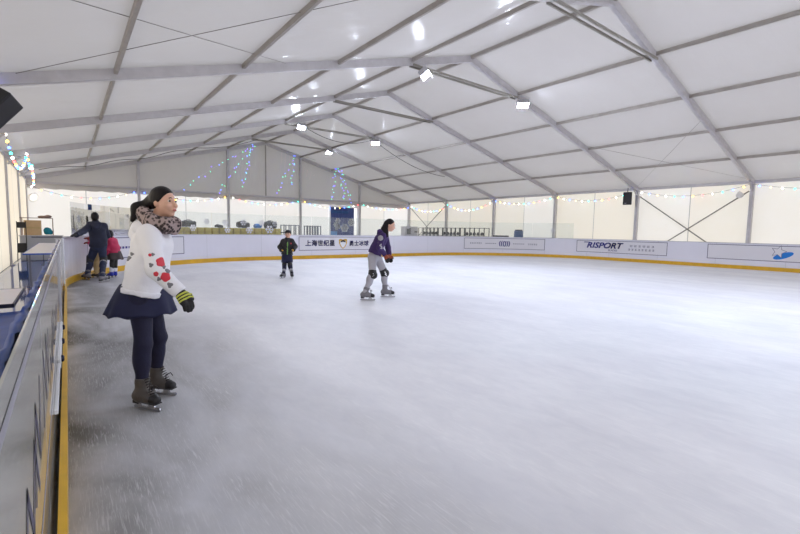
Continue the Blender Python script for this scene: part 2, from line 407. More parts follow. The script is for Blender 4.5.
def advert(parent, s0, s1, z0=.39, z1=1.04, label=None, m=None, ml=None, o=.003):
    V, F = sheet(s0, s1, z0, z1, o); a = MB().add(V, F).build('advert_panel', m or M_adv, parent)
    if label: a['label'] = label
    b = MB()
    for q in (sheet(s0, s1, z0, z0+.028, 2*o), sheet(s0, s1, z1-.028, z1, 2*o), sheet(s0, s0+.028, z0, z1, 2*o), sheet(s1-.028, s1, z0, z1, 2*o)): b.add(*q)
    b.build('advert_border', ml or M_line, a); return a
def dashes(parent, s0, s1, z, h, n, m, glyph=False):
    w = (s1-s0)/n
    for i in range(n):
        b = MB(); c = s0+w*(i+.5)
        if glyph:
            r = random.Random(i*7+int(z*100)); x = c+w*r.uniform(-.12, .12)
            for k in range(3):
                zz = z+h*(k-1)*.42; ww = w*r.uniform(.25, .38)
                b.add([bp(c-ww, zz-h*.09, .008), bp(c+ww, zz-h*.09, .008), bp(c+ww, zz+h*.09, .008), bp(c-ww, zz+h*.09, .008)], [(0, 1, 2, 3)])
            b.add([bp(x-.015, z-h*.5, .009), bp(x+.015, z-h*.5, .009), bp(x+.015, z+h*.5, .009), bp(x-.015, z+h*.5, .009)], [(0, 1, 2, 3)])
        else:
            ww = w*.34; b.add([bp(c-ww, z-h/2, .008), bp(c+ww, z-h/2, .008), bp(c+ww, z+h/2, .008), bp(c-ww, z+h/2, .008)], [(0, 1, 2, 3)])
        b.build('printed_mark', m, parent)
a1 = advert(bf, 20.6, 25.3, label='blank advert with a row of dots near its left end')
dashes(a1, 22.0, 22.9, .72, .07, 6, M_ink)
a2 = advert(bf, 30.45, 35.05, label='advert with Chinese characters around a gold badge')
for k, ch in enumerate('上海世纪星'):
    printed(a2, 'chinese_character', M_ink, *bolder(*text_mesh(ch, .30), .009), 30.92+.315*k, .715)
for k, ch in enumerate('勇士冰球'):
    printed(a2, 'chinese_character', M_ink, *bolder(*text_mesh(ch, .27), .008), 33.27+.29*k, .70)
bs, bz = 32.78, .74
sh = lambda k: [(-.23*k, .17*k), (-.12*k, .2*k), (0, .16*k), (.12*k, .2*k), (.23*k, .17*k), (.22*k, -.02*k), (.12*k, -.2*k), (0, -.3*k), (-.12*k, -.2*k), (-.22*k, -.02*k)]
printed(a2, 'badge_shield', M_gold, sh(1), [tuple(range(10))[::-1]], bs, bz, .008)
printed(a2, 'badge_field', M_white, [(x, y-.03) for x, y in sh(.72)], [tuple(range(10))[::-1]], bs, bz, .011)
printed(a2, 'badge_helmet', M_dark, [(-.15, .02), (-.13, .1), (0, .15), (.13, .1), (.15, .02), (.05, .05), (-.05, .05)], [tuple(range(7))[::-1]], bs, bz, .014)
a3 = advert(bf, 40.75, 45.5, label='advert with a row of dark curved brackets in its middle')
V, F = bolder(*text_mesh('((()))', .33, sx=1.05), .012)
printed(a3, 'bracket_mark', M_ink, V, F, 43.2, .735)
dashes(a3, 42.05, 42.72, .72, .05, 6, M_inkgrey); dashes(a3, 43.68, 44.35, .72, .05, 6, M_inkgrey)
dashes(a3, 41.1, 41.85, .73, .09, 7, M_inkgrey, True); dashes(a3, 44.55, 45.1, .71, .09, 5, M_inkgrey, True)
a4 = advert(br, 47.25, 51.85, label='advert with bold slanted blue RISPORT lettering')
V, F = bolder(*text_mesh('RISPORT', .42, shear=.3, sx=1.16), .014)
printed(a4, 'lettering', M_ink, V, F, 48.72, .77)
V, F = stroke([(-.05, .0), (.22, -.0)], .045); printed(a4, 'lettering_flick', M_ink, [(x, y) for x, y in V], F, 47.72, .94)
V, F = text_mesh('BLADES', .14, shear=.3); printed(a4, 'small_lettering', M_ink, V, F, 49.2, .53)
dashes(a4, 50.05, 51.3, .80, .10, 6, M_inkgrey, True); dashes(a4, 49.98, 51.3, .62, .10, 8, M_inkgrey, True)
a5 = advert(br, 53.5, 58.3, label='advert with an outlined star on a blue swoosh')
star = lambda r, q: [(math.sin(2*PI*i/10+.25)*(r if i % 2 == 0 else q), math.cos(2*PI*i/10+.25)*(r if i % 2 == 0 else q)) for i in range(10)]
SS, SZ = 55.98, .80
el = [(.33*math.cos(t)*.95-.11*math.sin(t)*.35, .33*math.cos(t)*.36+.11*math.sin(t)) for t in np.linspace(0, 2*PI, 28, endpoint=False)]
printed(a5, 'blue_swoosh', M_blue, el, [tuple(range(28))], SS+.15, SZ-.16, .007)
for rr, qq, mm, o, nm in ((.27, .13, M_line, .010, 'star_outline'), (.235, .11, M_adv, .013, 'star_fill')):
    P = star(rr, qq)+[(0, 0)]; printed(a5, nm, mm, P, [(i, (i+1) % 10, 10)[::-1] for i in range(10)], SS, SZ, o)
# left board: frame line and long strokes of an advert seen at a very flat angle
al = advert(bl, .6, 16.6, .40, 1.06, 'pale advert with scribbled dark strokes', M_boardl, M_lineL, .0006)
for s_, z_, h_, k_ in ((7.35, .66, .2, 5), (7.75, .72, .24, 4), (8.35, .74, .26, 6), (9.1, .6, .16, 5), (9.6, .7, .2, 5), (10.4, .62, .2, 7), (11.6, .56, .18, 8)):
    pts = [(s_+.14*i, z_+h_*(.5 if i % 2 else -.5)*(1-.1*(i % 3))) for i in range(k_)]
    V, F = stroke(pts, .034); MB().add([bp(x, y, .002) for x, y in V], F).build('dark_strokes', M_scuff, al)
# gate fitting low on the left board
h = MB(); h.box((XL+.012, -.68, .3), (.024, 1.7, .075)); h.box((XL+.01, -2.1, .3), (.02, 1.1, .03)); h.build('gate_hinge', M_white, bl, bevel=.006)
for yy in (.02, -.68, -1.36):
    MB().lathe((XL+.022, yy, .3), (1, 0, 0), [(.028, 0), (.028, .014), (.018, .022)], 12).build('bolt', M_bolt, bl)
MB().box((XL+.008, .98, .62), (.014, .03, .95)).build('gate_seam', M_cap, bl)
MB().box((XL+.02, SA+Y0-.08, .6), (.03, .09, 1.0)).build('gate_post', M_white, bl, bevel=.008)
MB().tube([(-11.0, 5.8, 1.135), (-11.5, 5.8, 1.135)], .014, 8).build('latch_rod', M_metalgrey, bl)

# glass on the far boards, with snowflake stickers
def snowflake(r, w, n=6):
    V = []; F = []
    for k in range(n):
        a = 2*PI*k/n; d = np.array([math.cos(a), math.sin(a)]); q = np.array([-d[1], d[0]])
        for seg in ([(0, 0), d*r], [d*r*.55, d*r*.82+q*r*.26], [d*r*.55, d*r*.82-q*r*.26]):
            v, f = stroke(seg, w); o = len(V); V += v; F += [tuple(i+o for i in x) for x in f]
    return V, F
G0, G1, NP = 19.75, 47.05, 12
panes = []
for i in range(NP):
    s0 = G0+(G1-G0)*i/NP; s1 = G0+(G1-G0)*(i+1)/NP-.02
    g = ribbon(s0, s1, BZ-.02, 1.97, -.066, -.054).build('glass_pane', M_glass, bf); panes.append((s0, s1, g))
for s_, z_, r_, mm in ((24.9, 1.62, .17, M_flake), (26.35, 1.62, .16, M_flake), (27.15, 1.6, .17, M_flake), (27.95, 1.62, .17, M_flake), (28.75, 1.62, .17, M_flake), (29.35, 1.6, .16, M_flake),
                       (25.75, 1.36, .18, M_white), (27.25, 1.3, .18, M_white), (28.2, 1.3, .2, M_white), (29.1, 1.34, .24, M_white), (21.3, 1.6, .17, M_flake), (36.9, 1.6, .16, M_flake), (45.9, 1.55, .17, M_flake)):
    par = [g for a, b, g in panes if a <= s_ <= b]
    r_ *= .72; V, F = snowflake(r_, r_*.2)
    if par: printed(par[0], 'snowflake_sticker', mm, V, F, s_, z_, -.048)

# ---------------------------------------------------------------- lamps
def floodlight(pos, aim, label):
    t = thing('floodlight', label, 'floodlight', pos)
    p = np.array(pos, float); f = np.array(aim, float); f /= np.linalg.norm(f)
    r = np.cross(f, (0, 0, 1.)); r /= np.linalg.norm(r); u = np.cross(r, f)
    A = (r, u, f)
    MB().box(p-f*.06, (.42, .30, .12), A).build('housing', M_lampbody, t, bevel=.02)
    fin = MB()
    for k in range(7): fin.box(p-f*.15+r*(k-3)*.05, (.012, .26, .07), A)
    fin.build('heat_sink', M_lampbody, t)
    MB().box(p+f*.008, (.37, .25, .014), A).build('lamp_glass', M_lamp, t)
    MB().box(p+f*.06+u*.14, (.40, .012, .15), A).build('added_visor', M_lampbody, t)  # added flap that keeps lamp light off the roof cloth
    b = MB(); top = p+np.array([0, 0, .3])
    for sg in (-1, 1):
        b.tube([p-f*.06+r*sg*.23, p-f*.06+r*sg*.23+(0, 0, .2), top+r*sg*.06], .014, 6)
    b.beam(top-r*.1, top+r*.1, .04, .02); b.build('bracket', M_lampbody, t)
    return t
floodlight(roof(-.86, S-.25, -.50), (.42, -.5, -.8), 'floodlight seen from its side under the nearest ridge tie')
floodlight(roof(1.02, S-.25, -.38), (-.5, -.55, -.78), 'dazzling floodlight at right end of the nearest ridge tie')
floodlight(roof(-.72, 3*S-.25, -.40), (.0, -.7, -.75), 'glaring floodlight at left end of a distant ridge tie')
floodlight(roof(.98, 3*S-.25, -.40), (-.45, -.6, -.75), 'glaring floodlight at right end of a distant ridge tie')
floodlight(roof(.88, 4*S-.25, -.40), (.1, -.6, -.8), 'small tilted floodlight furthest back, left of a glaring one')

floodlight(roof(-.86, -S-.25, -.50), (-.35, .12, -.9), 'added fill floodlight on the left end of the ridge tie behind the camera')  # two added, unseen lamps that brighten the near ice
floodlight(roof(1.02, -S-.25, -.38), (-.8, .1, -.7), 'added fill floodlight on the right end of the ridge tie behind the camera')
def dish_lamp(pos, nrm, label, r=.26, lit=False):
    t = thing('wall_lamp', label, 'lamp', pos); n = np.array(nrm, float)
    MB().lathe(pos, n, [(.03, -.12), (.08, -.1), (r*.8, -.02), (r, .06), (r*.97, .075)], 22).build('lamp_shade', M_dish, t, smooth=True)
    MB().lathe(np.array(pos)+n*.07, n, [(r*.9, 0), (r*.8, .03), (.02, .05)], 22).build('lamp_glass', M_dishlit if lit else M_dish, t, smooth=True)
    MB().tube([np.array(pos)-n*.1, np.array(pos)-n*.25], .02, 8).build('bracket', M_dish, t)
dish_lamp((-12.12, 14.1, 3.42), (.6, -.7, -.4), 'round white wall lamp high on the left tent posts', .2)
dish_lamp((-12.1, 19.9, 2.62), (.6, -.7, -.3), 'bright white wall lamp in the far left corner above cardboard box', .2, True)
dish_lamp((12.25, .35, 3.2), (-.7, -.3, -.6), 'small white oval lamp on right post above the crossed bars', .14)

# black loudspeakers
def speaker(pos, f, size, label, roll=0):
    t = thing('loudspeaker', label, 'speaker', pos); p = np.array(pos, float); f = np.array(f, float); f /= np.linalg.norm(f)
    r = np.cross(f, (0, 0, 1.)); r /= np.linalg.norm(r); u = np.cross(r, f); w, h, d = size
    r, u = r*math.cos(roll)+u*math.sin(roll), u*math.cos(roll)-r*math.sin(roll)
    MB().box(p, (w, h, d), (r, u, f)).build('cabinet', M_black, t, bevel=.02)
    MB().box(p+f*(d/2+.004), (w*.86, h*.9, .012), (r, u, f)).build('grille', M_cable, t, bevel=.004)
    MB().box(p+f*(d/2+.014)-u*h*.36+r*w*.2, (w*.22, h*.04, .006), (r, u, f)).build('badge', M_inkgrey, t)
    b = MB(); b.beam(p+(0, 0, h*.4), p+(0, 0, h*.4+.28), .03, .03, up=(0, 1, 0)); b.build('hanging_bracket', M_black, t)
    return t
speaker((12.02, 5.0, 3.24), (-.9, -.4, -.2), (.4, .62, .36), 'small black loudspeaker hung on a right tent post')
speaker((-11.82, 4.3, 3.34), (.75, -.55, -.5), (.40, .62, .36), 'large tilted black loudspeaker at the upper left edge', .45)

# cables
def sagpts(a, b, sag, n=16, wob=0):
    a, b = np.array(a, float), np.array(b, float); out = []
    for i in range(n+1):
        t = i/n; p = a+(b-a)*t; p[2] -= sag*4*t*(1-t); p[2] += wob*math.sin(t*17); out.append(p)
    return out
tag(MB().tube(sagpts(roof(-4.7, 4*S-.3, -.2), roof(-2.2, 4*S-.3, -.2), .12, 24, .05)+sagpts(roof(-2.2, 4*S-.3, -.2), roof(-.9, 4*S-.3, -.2), .15), .014, 6).build('power_cord', M_cable, smooth=True),
    'wavy black cable strung along a far left roof rafter', 'cable')
tag(MB().tube(sagpts(roof(-.72, 3*S-.05, -.2), roof(.98, 3*S-.05, -.2), .5)+sagpts(roof(.98, 3*S-.05, -.2), roof(3.2, 3*S+.2, -.15), .35), .014, 6).build('power_cord', M_cable, smooth=True),
    'black cable sagging between two glaring floodlights', 'cable')

# ---------------------------------------------------------------- fairy lights
bulb_me = MB().lathe((0, 0, 0), (0, 0, 1), [(.012, .045), (.036, .025), (.045, -.005), (.034, -.035), (.01, -.048)], 10)
BM = []
for b in BULB:
    me = bpy.data.meshes.new('bulb'); me.from_pydata(bulb_me.v, [], bulb_me.f); me.materials.append(b)
    me.polygons.foreach_set('use_smooth', [True]*len(me.polygons)); BM.append(me)
def along(P, n, r0=.5):
    P = np.array(P); d = np.r_[0, np.cumsum(np.linalg.norm(np.diff(P, axis=0), axis=1))]
    return [np.array([np.interp((i+r0)/n*d[-1], d, P[:, k]) for k in range(3)]) for i in range(n)]
def lights(label, strands, seq, size=.8, cord=.006, name='fairy_lights', group=None):
    t = thing(name, label, 'string lights', strands[0][0][0], group); rj = random.Random(len(label))
    for P, n in strands:
        MB().tube(P, cord, 5).build('cord', M_cable if cord > .004 else M_white, t)
    k = 0
    for P, n in strands:
        for q in along(P, n):
            o = bpy.data.objects.new('bulb', BM[seq[k % len(seq)]]); k += 1
            COL.objects.link(o); o.parent = t; o.location = Vector(q-np.array(strands[0][0][0], float)-np.array([0, 0, .04])+(np.array([rj.gauss(0, .07), 0, rj.gauss(0, .1)]) if cord < .004 else 0)); o.scale = (size,)*3
    return t
SEQ = [0, 2, 1, 3, 0, 4, 2, 1, 3, 0, 7, 1]
xr = W2-.14
rl = ['in the right wall bay at the photo edge', 'over the crossed bars on the right wall', 'left of the black loudspeaker on the right wall',
      'above the outlined advert with curved brackets', 'above the black racks at the right rear', 'over the narrow crossed bars in the far right corner']
for t, sg, z0, z1 in ((-1, .30, 3.62, 3.62), (0, .36, 3.62, 3.62), (1, .36, 3.62, 3.6), (2, .3, 3.55, 3.58), (3, .55, 3.5, 3.55), (4, .35, 3.2, 3.5)):
    lights('coloured fairy lights '+rl[t+1], [(sagpts((xr, t*S+.08, z0), (xr, (t+1)*S-(.08 if t < 4 else .45), z1), sg), 12)], SEQ[t+1:]+SEQ[:t+1])
gl_ = ['at the far left end wall above the man in navy', 'just right of the hair of the woman in white hoodie', 'under the middle of the end wall gable', 'over the blue snowflake doorway', 'right of the blue snowflake doorway']
for k in range(5):
    xa, xb = -W2+W2*.4*k, -W2+W2*.4*(k+1)
    lights('coloured fairy lights '+gl_[k], [(sagpts((xa+.06, yg-.2, 3.42), (xb-.06, yg-.2, 3.42), [.55, .4, .38, .4, .3][k]), 12)], SEQ[2*k:]+SEQ[:2*k])
xl = -W2+.35
lights('cluster of coloured fairy lights looped below the large tilted loudspeaker', [(sagpts(roof(-4.83, 9.6, .0), roof(-4.75, 14.1, .0), .75), 17), (sagpts(roof(-4.75, 14.1, .0), roof(-4.75, 16.5, -.2), .3), 8)], SEQ)
lights('coloured fairy lights looped along the left eave behind the wall lamp', [(sagpts(roof(-4.75, 16.6, -.1), roof(-4.8, 20.6, -.1), .35), 12), (sagpts(roof(-4.8, 20.6, -.1), (-12.2, 23.4, 3.45), .2), 10)], SEQ[3:]+SEQ[:3])
lights('single blue fairy bulb on the wire above the tilted loudspeaker', [([(-11.9, 4.5, 3.96), (-11.75, 4.45, 3.94)], 1)], [1])
BG = [1, 5, 6, 5, 1, 6, 3]
def fan(label, top, feet, n, **k): return lights(label, [([np.array(top), np.array(f)], n) for f in feet], BG, size=.42, cord=.003, **k)
yh = 23.2
fan('blue and green fairy light strands fanning left from the gable peak', (-1.0, yh, 6.9), [(-5.4, yh, 3.7), (-3.3, yh, 3.5), (-1.7, yh, 4.1)], 15)
fan('faint blue and green fairy light strands hanging right of the gable peak', (1.9, yh, 6.55), [(.55, yh, 3.7), (1.6, yh, 4.4)], 11)
fan('narrow tent of blue fairy light strands above the snowflake doorway', (4.95, 22.5, 6.6), [(4.35, 22.5, 3.5), (5.5, 22.5, 3.5), (6.1, 22.5, 3.4)], 17)
tt = thing('tinsel_curtain', 'pale tinsel threads hanging under the roof right of the gable peak', 'tinsel', (1., 23.0, 6.6))
MB().tube([(.8, 23.0, 6.75), (3.4, 23.0, 6.3)], .006, 5).build('header_cord', M_cable, tt)
M_tin = mat('tinsel', (236, 214, 214), .3, .4)
for k in range(10):
    x = .9+.27*k; MB().tube([(x, 23.0, 6.72-.17*k*.95), (x-.12, 23.0, 5.2-.15*(k % 3))], .007, 5).build('tinsel_thread', M_tin, tt)

# ---------------------------------------------------------------- things behind the boards
def outside(s, d, z): return bp(s, z, -d)
def frame_at(s):
    p, n = path(s); t = np.array([-n[1], n[0], 0]); return -t if False else np.array([-n[1], n[0], 0.]), np.array([n[0], n[1], 0.]), UP
ct = thing('counter_table', 'long pale counter behind the far glass carrying the yellow boxes', 'table', outside(25.8, .5, 0))
ribbon(21.4, 30.0, 1.0, 1.04, -.75, -.22).build('tabletop', M_tabletop, ct)
for s_ in (21.6, 23.7, 25.8, 27.9, 29.8):
    for d_ in (.28, .69): MB().beam(outside(s_, d_, -.03), outside(s_, d_, 1.0), .04, .04, up=(1, 0, 0)).build('leg', M_metalgrey, ct)
ybm = None
nb = 27
for i in range(nb):
    s_ = 21.6+(29.75-21.6)*(i+.5)/nb; A = frame_at(s_); c_ = outside(s_, .42, 1.04)
    o = thing('yellow_box', 'olive yellow box in the row standing behind the far glass', 'box', c_, 'yellow boxes behind the far glass')
    R3 = Matrix([[A[j][i_] for j in range(3)] for i_ in range(3)])
    o.rotation_euler = R3.to_euler()
    if ybm is None:
        b1 = MB().box((0, 0, .17), (.26, .24, .34)).build('carton', M_yel, bevel=.008); b2 = MB().box((.02, .123, .17), (.12, .006, .14)).build('printed_label', M_tin)
        b3 = MB().box((0, 0, .343), (.262, .05, .006)).build('tape', M_card); ybm = (b1, b2, b3); cp = ybm
    else:
        cp = []
        for b in ybm:
            q = b.copy(); COL.objects.link(q); cp.append(q)
    for q in cp: q.parent = o; q.matrix_parent_inverse = Matrix.Identity(4)

# --- implicit surfaces: soft and organic shapes
def smin(a, b, k):
    h = np.clip(.5+.5*(b-a)/k, 0, 1); return b*(1-h)+a*h-k*h*(1-h)
class SDF:
    def __init__(s, wr=0, seed=0): s.p = []; s.wr = wr; s.seed = seed; s.cuts = []
    def cap(s, a, b, ra, rb, k=.02, lat=None, fl=1., cut=None, op='u'):
        a, b = np.array(a, float), np.array(b, float); R = max(ra, rb)*max(fl, 1)
        def f(P):
            d = b-a; t = np.clip(((P-a)@d)/(d@d+1e-12), 0, 1); q = P-a-t[..., None]*d; r = ra+(rb-ra)*t
            if lat is not None:
                l = q@lat; q2 = np.maximum((q*q).sum(-1)-l*l, 0); D = np.sqrt(q2+(l/fl)**2)-r
            else: D = np.sqrt((q*q).sum(-1))-r
            if cut:
                for cp_, cn in cut: D = np.maximum(D, (P-np.array(cp_))@np.array(cn))
            return D
        s.p.append((f, np.minimum(a, b)-R, np.maximum(a, b)+R, k, op)); return s
    def ell(s, c, r, ax=None, k=.02, op='u', cut=None):
        c = np.array(c, float); r = np.array(r, float); A = np.eye(3) if ax is None else np.array(ax)
        def f(P):
            q = (P-c)@A.T; k0 = np.sqrt(((q/r)**2).sum(-1)); k1 = np.sqrt(((q/(r*r))**2).sum(-1))+1e-9
            D = k0*(k0-1)/k1
            if cut:
                for cp_, cn in cut: D = np.maximum(D, (P-np.array(cp_))@np.array(cn))
            return D
        s.p.append((f, c-r.max(), c+r.max(), k, op)); return s
    def boxr(s, c, hs, ax, rd=.02, k=.01):
        c = np.array(c, float); A = np.array(ax); hs = np.array(hs)
        def f(P):
            q = np.abs((P-c)@A.T)-hs+rd; return np.linalg.norm(np.maximum(q, 0), axis=-1)+np.minimum(q.max(-1), 0)-rd
        R = np.linalg.norm(hs); s.p.append((f, c-R, c+R, k, 'u')); return s
    def grid(s, lo, hi, h):
        ax = [np.arange(lo[i], hi[i]+h, h) for i in range(3)]; F = np.full([len(a) for a in ax], 1.0)
        for f, l, u, k, op in s.p:
            mg = k+4*h+.015
            sl = [slice(*np.searchsorted(ax[i], (l[i]-mg, u[i]+mg))) for i in range(3)]
            if any(x.stop <= x.start for x in sl): continue
            P = np.stack(np.meshgrid(*[ax[i][sl[i]] for i in range(3)], indexing='ij'), -1)
            D = f(P)
            B = F[tuple(sl)]
            F[tuple(sl)] = smin(B, D, k) if op == 'u' else -smin(-B, D, k)
        if s.wr or s.cuts:
            P = np.stack(np.meshgrid(*ax, indexing='ij'), -1)
            if s.wr:
                r = np.random.RandomState(s.seed); w = 0
                for q in range(7):
                    d = r.normal(size=3); d /= np.linalg.norm(d); w = w+np.sin(P@d*r.uniform(18, 60)+r.uniform(0, 6))
                F = F+s.wr*w/3
            for c, n in s.cuts: F = np.maximum(F, (P-np.array(c))@np.array(n))
        return ax, F
    def bounds(s, pad): return np.min([p[1] for p in s.p if p[4] == 'u'], 0)-pad, np.max([p[2] for p in s.p if p[4] == 'u'], 0)+pad
    def build(s, name, m, parent, h=.01):
        lo, hi = s.bounds(.02+2*h); ax, F = s.grid(lo, hi, h); return net(ax, F, name, m, parent)
    def patch(s, name, m, parent, prim, h=.006, lift=.004):
        """a printed or sewn patch: the part of this surface inside prim, lifted off it"""
        lo, hi = prim.bounds(2*h); ax, F = s.grid(lo, hi, h); _, G = prim.grid(lo, hi, h)
        return net(ax, np.maximum(F-lift, G), name, m, parent)
def net(ax, F, name, m, parent):
    F = np.pad(F, 1, constant_values=1.0); h = ax[0][1]-ax[0][0]; o = np.array([a[0] for a in ax])-h
    ins = F < 0; nx, ny, nz = F.shape
    cn = [(i, j, k) for i in (0, 1) for j in (0, 1) for k in (0, 1)]
    sl = lambda A, c: A[c[0]:nx-1+c[0], c[1]:ny-1+c[1], c[2]:nz-1+c[2]]
    cnt = sum(sl(ins, c).astype(np.int8) for c in cn); act = (cnt > 0) & (cnt < 8)
    I = np.argwhere(act); idm = np.full(act.shape, -1, np.int64); idm[act] = np.arange(len(I))
    if not len(I): return None
    val = {c: F[I[:, 0]+c[0], I[:, 1]+c[1], I[:, 2]+c[2]] for c in cn}
    acc = np.zeros((len(I), 3)); num = np.zeros(len(I))
    for c in cn:
        for axs in range(3):
            if c[axs]: continue
            d = list(c); d[axs] = 1; d = tuple(d); a, b = val[c], val[d]; x = (a < 0) != (b < 0)
            t = np.where(x, a/(a-b+1e-20), 0); p = np.array(c, float)+np.zeros((len(I), 3)); p[:, axs] += t
            acc[x] += p[x]; num[x] += 1
    V = o+h*(I+acc/num[:, None])
    Q = []
    for axs in range(3):
        a1, a2 = [(1, 2), (2, 0), (0, 1)][axs]
        e0 = np.moveaxis(ins, axs, 0); E_ = np.argwhere(np.moveaxis(e0[:-1] != e0[1:], 0, axs))
        E_ = E_[(E_[:, a1] > 0) & (E_[:, a2] > 0) & (E_[:, a1] < F.shape[a1]-1) & (E_[:, a2] < F.shape[a2]-1)]
        q = []
        for d1, d2 in ((0, 0), (-1, 0), (-1, -1), (0, -1)):
            J = E_.copy(); J[:, a1] += d1; J[:, a2] += d2; q.append(idm[J[:, 0], J[:, 1], J[:, 2]])
        q = np.stack(q, 1); fl = ins[E_[:, 0], E_[:, 1], E_[:, 2]]; q[~fl] = q[~fl][:, ::-1]; Q.append(q)
    Q = np.concatenate(Q)
    me = bpy.data.meshes.new(name); me.from_pydata(V.tolist(), [], Q.tolist()); me.update()
    return link(name, me, m, parent, True)

def bag(pos, size, ax, label, m, strap=True):
    t = thing('duffel_bag', label, 'bag', pos); w, d, h_ = size; p = np.array(pos, float)
    S_ = SDF(.012, int(abs(p[0]*100)) % 97)
    S_.boxr(p+UP*h_*.45, (w/2, d/2, h_*.45), ax, h_*.3).ell(p+UP*h_*.7-ax[0]*w*.12, (w*.33, d*.42, h_*.36), ax, .05)
    S_.build('bag_body', m, t, .02)
    if strap: MB().tube([p+ax[0]*w*(.28*math.cos(a))+UP*h_*(.82+.3*math.sin(a)) for a in np.linspace(0, PI, 12)], .016, 6).build('handle', M_black, t)
    return t
for s_, w_, h_, lb, mm in ((25.85, .55, .24, 'black sports bag nearest the woman on top of the yellow boxes', M_blackcloth), (27.1, .28, .1, 'small flat black bag lying on the yellow boxes', M_blackcloth),
                           (28.1, .55, .26, 'black sports bag left of the blue bag on the yellow boxes', M_blackcloth), (28.72, .32, .17, 'small bright blue bag between two black bags', M_blue), (29.28, .58, .3, 'bulging black bag at right end of the yellow boxes', M_blackcloth)):
    bag(outside(s_, .44, 1.402), (w_, .26, h_), frame_at(s_), lb, mm, h_ > .2)

def rack(pos, ax, w, d, hgt, shelves, label, m, cols=0, n_posts=2):
    t = thing('metal_rack', label, 'rack', pos); p = np.array(pos, float)
    for i in range(n_posts):
        for j in (-1, 1):
            a = p+ax[0]*w*(i/(n_posts-1)-.5)+ax[1]*d/2*j; MB().beam(a, a+UP*hgt, .045, .045, up=tuple(ax[0])).build('upright', m, t)
    for k in range(shelves):
        MB().box(p+UP*(hgt*(k+1)/shelves-.03), (w, d, .035), (ax[0], ax[1], UP)).build('shelf', m, t)
    return t
E3 = (np.array([1., 0, 0]), np.array([0, 1., 0]), UP)
rack((-3.1+1.2, 15.2, -.03), E3, .8, .4, 1.62, 3, 'grey metal rack behind the glass right of the yellow boxes', M_metalgrey, n_posts=4)
rack((-.55, 15.4, -.03), E3, .75, .4, 1.60, 3, 'grey metal rack behind the glass left of the snowflake doorway', M_metalgrey, n_posts=6)
# dark racks with helmets, against the right wall
AX = (np.array([0, -1., 0]), np.array([1., 0, 0]), UP)
for k, (y_, lb) in enumerate(((15.4, 'black storage rack at the right rear nearest the photo right'), (17.75, 'black storage rack in the middle of three at the right rear'), (20.1, 'black storage rack at the right rear beside the white cabinet'))):
    rack((11.9, y_, -.03), AX, 2.25, .5, 1.7, 3, lb, M_black, n_posts=6)
    for j in range(5):
        yy = y_+.72-.36*j; h_ = thing('skating_helmet', 'dark round helmet in the row on the black rear racks', 'helmet', (11.8, yy, 1.22), 'helmets on the rear racks')
        q = np.array([11.8, yy, 1.17-.005])
        if k == 0 and j == 0:
            hs = SDF().ell((0, 0, .1), (.13, .1, .13), cut=[((0, 0, 0), (0, 0, -1))], k=.01).ell((-.1, 0, .03), (.08, .09, .02), k=.02)
            hb = hs.build('helmet_shell', M_blackcloth, h_, .015); hv = MB().beam((-.09, -.06, .13), (-.09, .06, .13), .02, .02).build('vent', M_metalgrey, h_)
            for o in (hb, hv): o.matrix_parent_inverse = Matrix.Identity(4)
            HB = (hb, hv)
        else:
            for b in HB: c2 = b.copy(); COL.objects.link(c2); c2.parent = h_; c2.matrix_parent_inverse = Matrix.Identity(4)
        h_.location = (11.9, yy, 1.13)
wc = thing('white_cabinet', 'white cabinet with grey vent in the far right corner', 'cabinet', (11.3, 22.0, -.03))
MB().box((11.3, 22.0, .85), (1.3, .6, 1.76)).build('cabinet_body', M_tabletop, wc, bevel=.02); MB().box((11.0, 21.69, 1.35), (.4, .02, .5)).build('vent', M_metalgrey, wc); MB().box((11.75, 21.69, 1.3), (.3, .03, .1)).build('handle', M_black, wc)
bc = thing('blue_barrel', 'dark blue plastic barrel behind the glass near the right curve', 'barrel', (11.55, 11.35, -.03))
MB().lathe((11.55, 11.35, -.03), UP, [(.2, 0), (.26, .05), (.28, .5), (.27, .8), (.28, 1.1), (.27, 1.5), (.22, 1.55)], 20).build('barrel_body', M_bluecrate, bc, smooth=True)
MB().lathe((11.55, 11.35, 1.52), UP, [(.23, 0), (.23, .05), (.05, .06)], 20).build('lid', M_black, bc)
st = thing('low_cabinet', 'low black cabinet left of the dark blue barrel', 'cabinet', (11.2, 12.5, -.03))
MB().box((11.3, 12.55, .58), (.5, .9, 1.22)).build('cabinet_body', M_black, st, bevel=.01); MB().box((11.045, 12.55, .7), (.012, .8, .8)).build('door', M_cable, st)

# doorway with the snowflake sheet
dx0, dx1, dz = 4.92, 7.3, 3.1
for a, b in (((dx0-.06, dz), (dx0+.02, 0)), ((dx1+.0, dz), (dx1+.08, 0))):
    struct(MB().box(((a[0]+b[0])/2, yg-.05, dz/2), (b[0]-a[0], .12, dz)).build('door_1', M_white, bevel=.01))
struct(MB().box(((dx0+dx1)/2, yg-.05, dz+.05), (dx1-dx0+.2, .12, .12)).build('door_1', M_white, bevel=.01))
sc_ = thing('snowflake_sheet', 'slate blue sheet with white snowflakes hanging in the far doorway', 'door curtain', (6.1, yg-.08, 0))
V = []; nx_ = 40
for i in range(nx_+1):
    x = dx0+.02+(dx1-.32-dx0)*i/nx_; V += [(x, yg-.06+.012*math.sin(i*1.1), .03), (x, yg-.06+.012*math.sin(i*1.1), dz-.02)]
MB().add(V, [(2*i, 2*i+2, 2*i+3, 2*i+1) for i in range(nx_)]).build('sheet', M_vinyl, sc_, smooth=True)
for x_, z_, r_ in ((5.55, 2.05, .2), (5.35, 1.75, .16), (5.62, 1.62, .16), (6.15, 1.52, .3), (6.75, 1.95, .28), (5.42, 1.45, .12)):
    V, F = snowflake(r_, r_*.3); MB().add([(x_+a, yg-.085, z_+b) for a, b in V], F).build('snowflake', M_white, sc_)
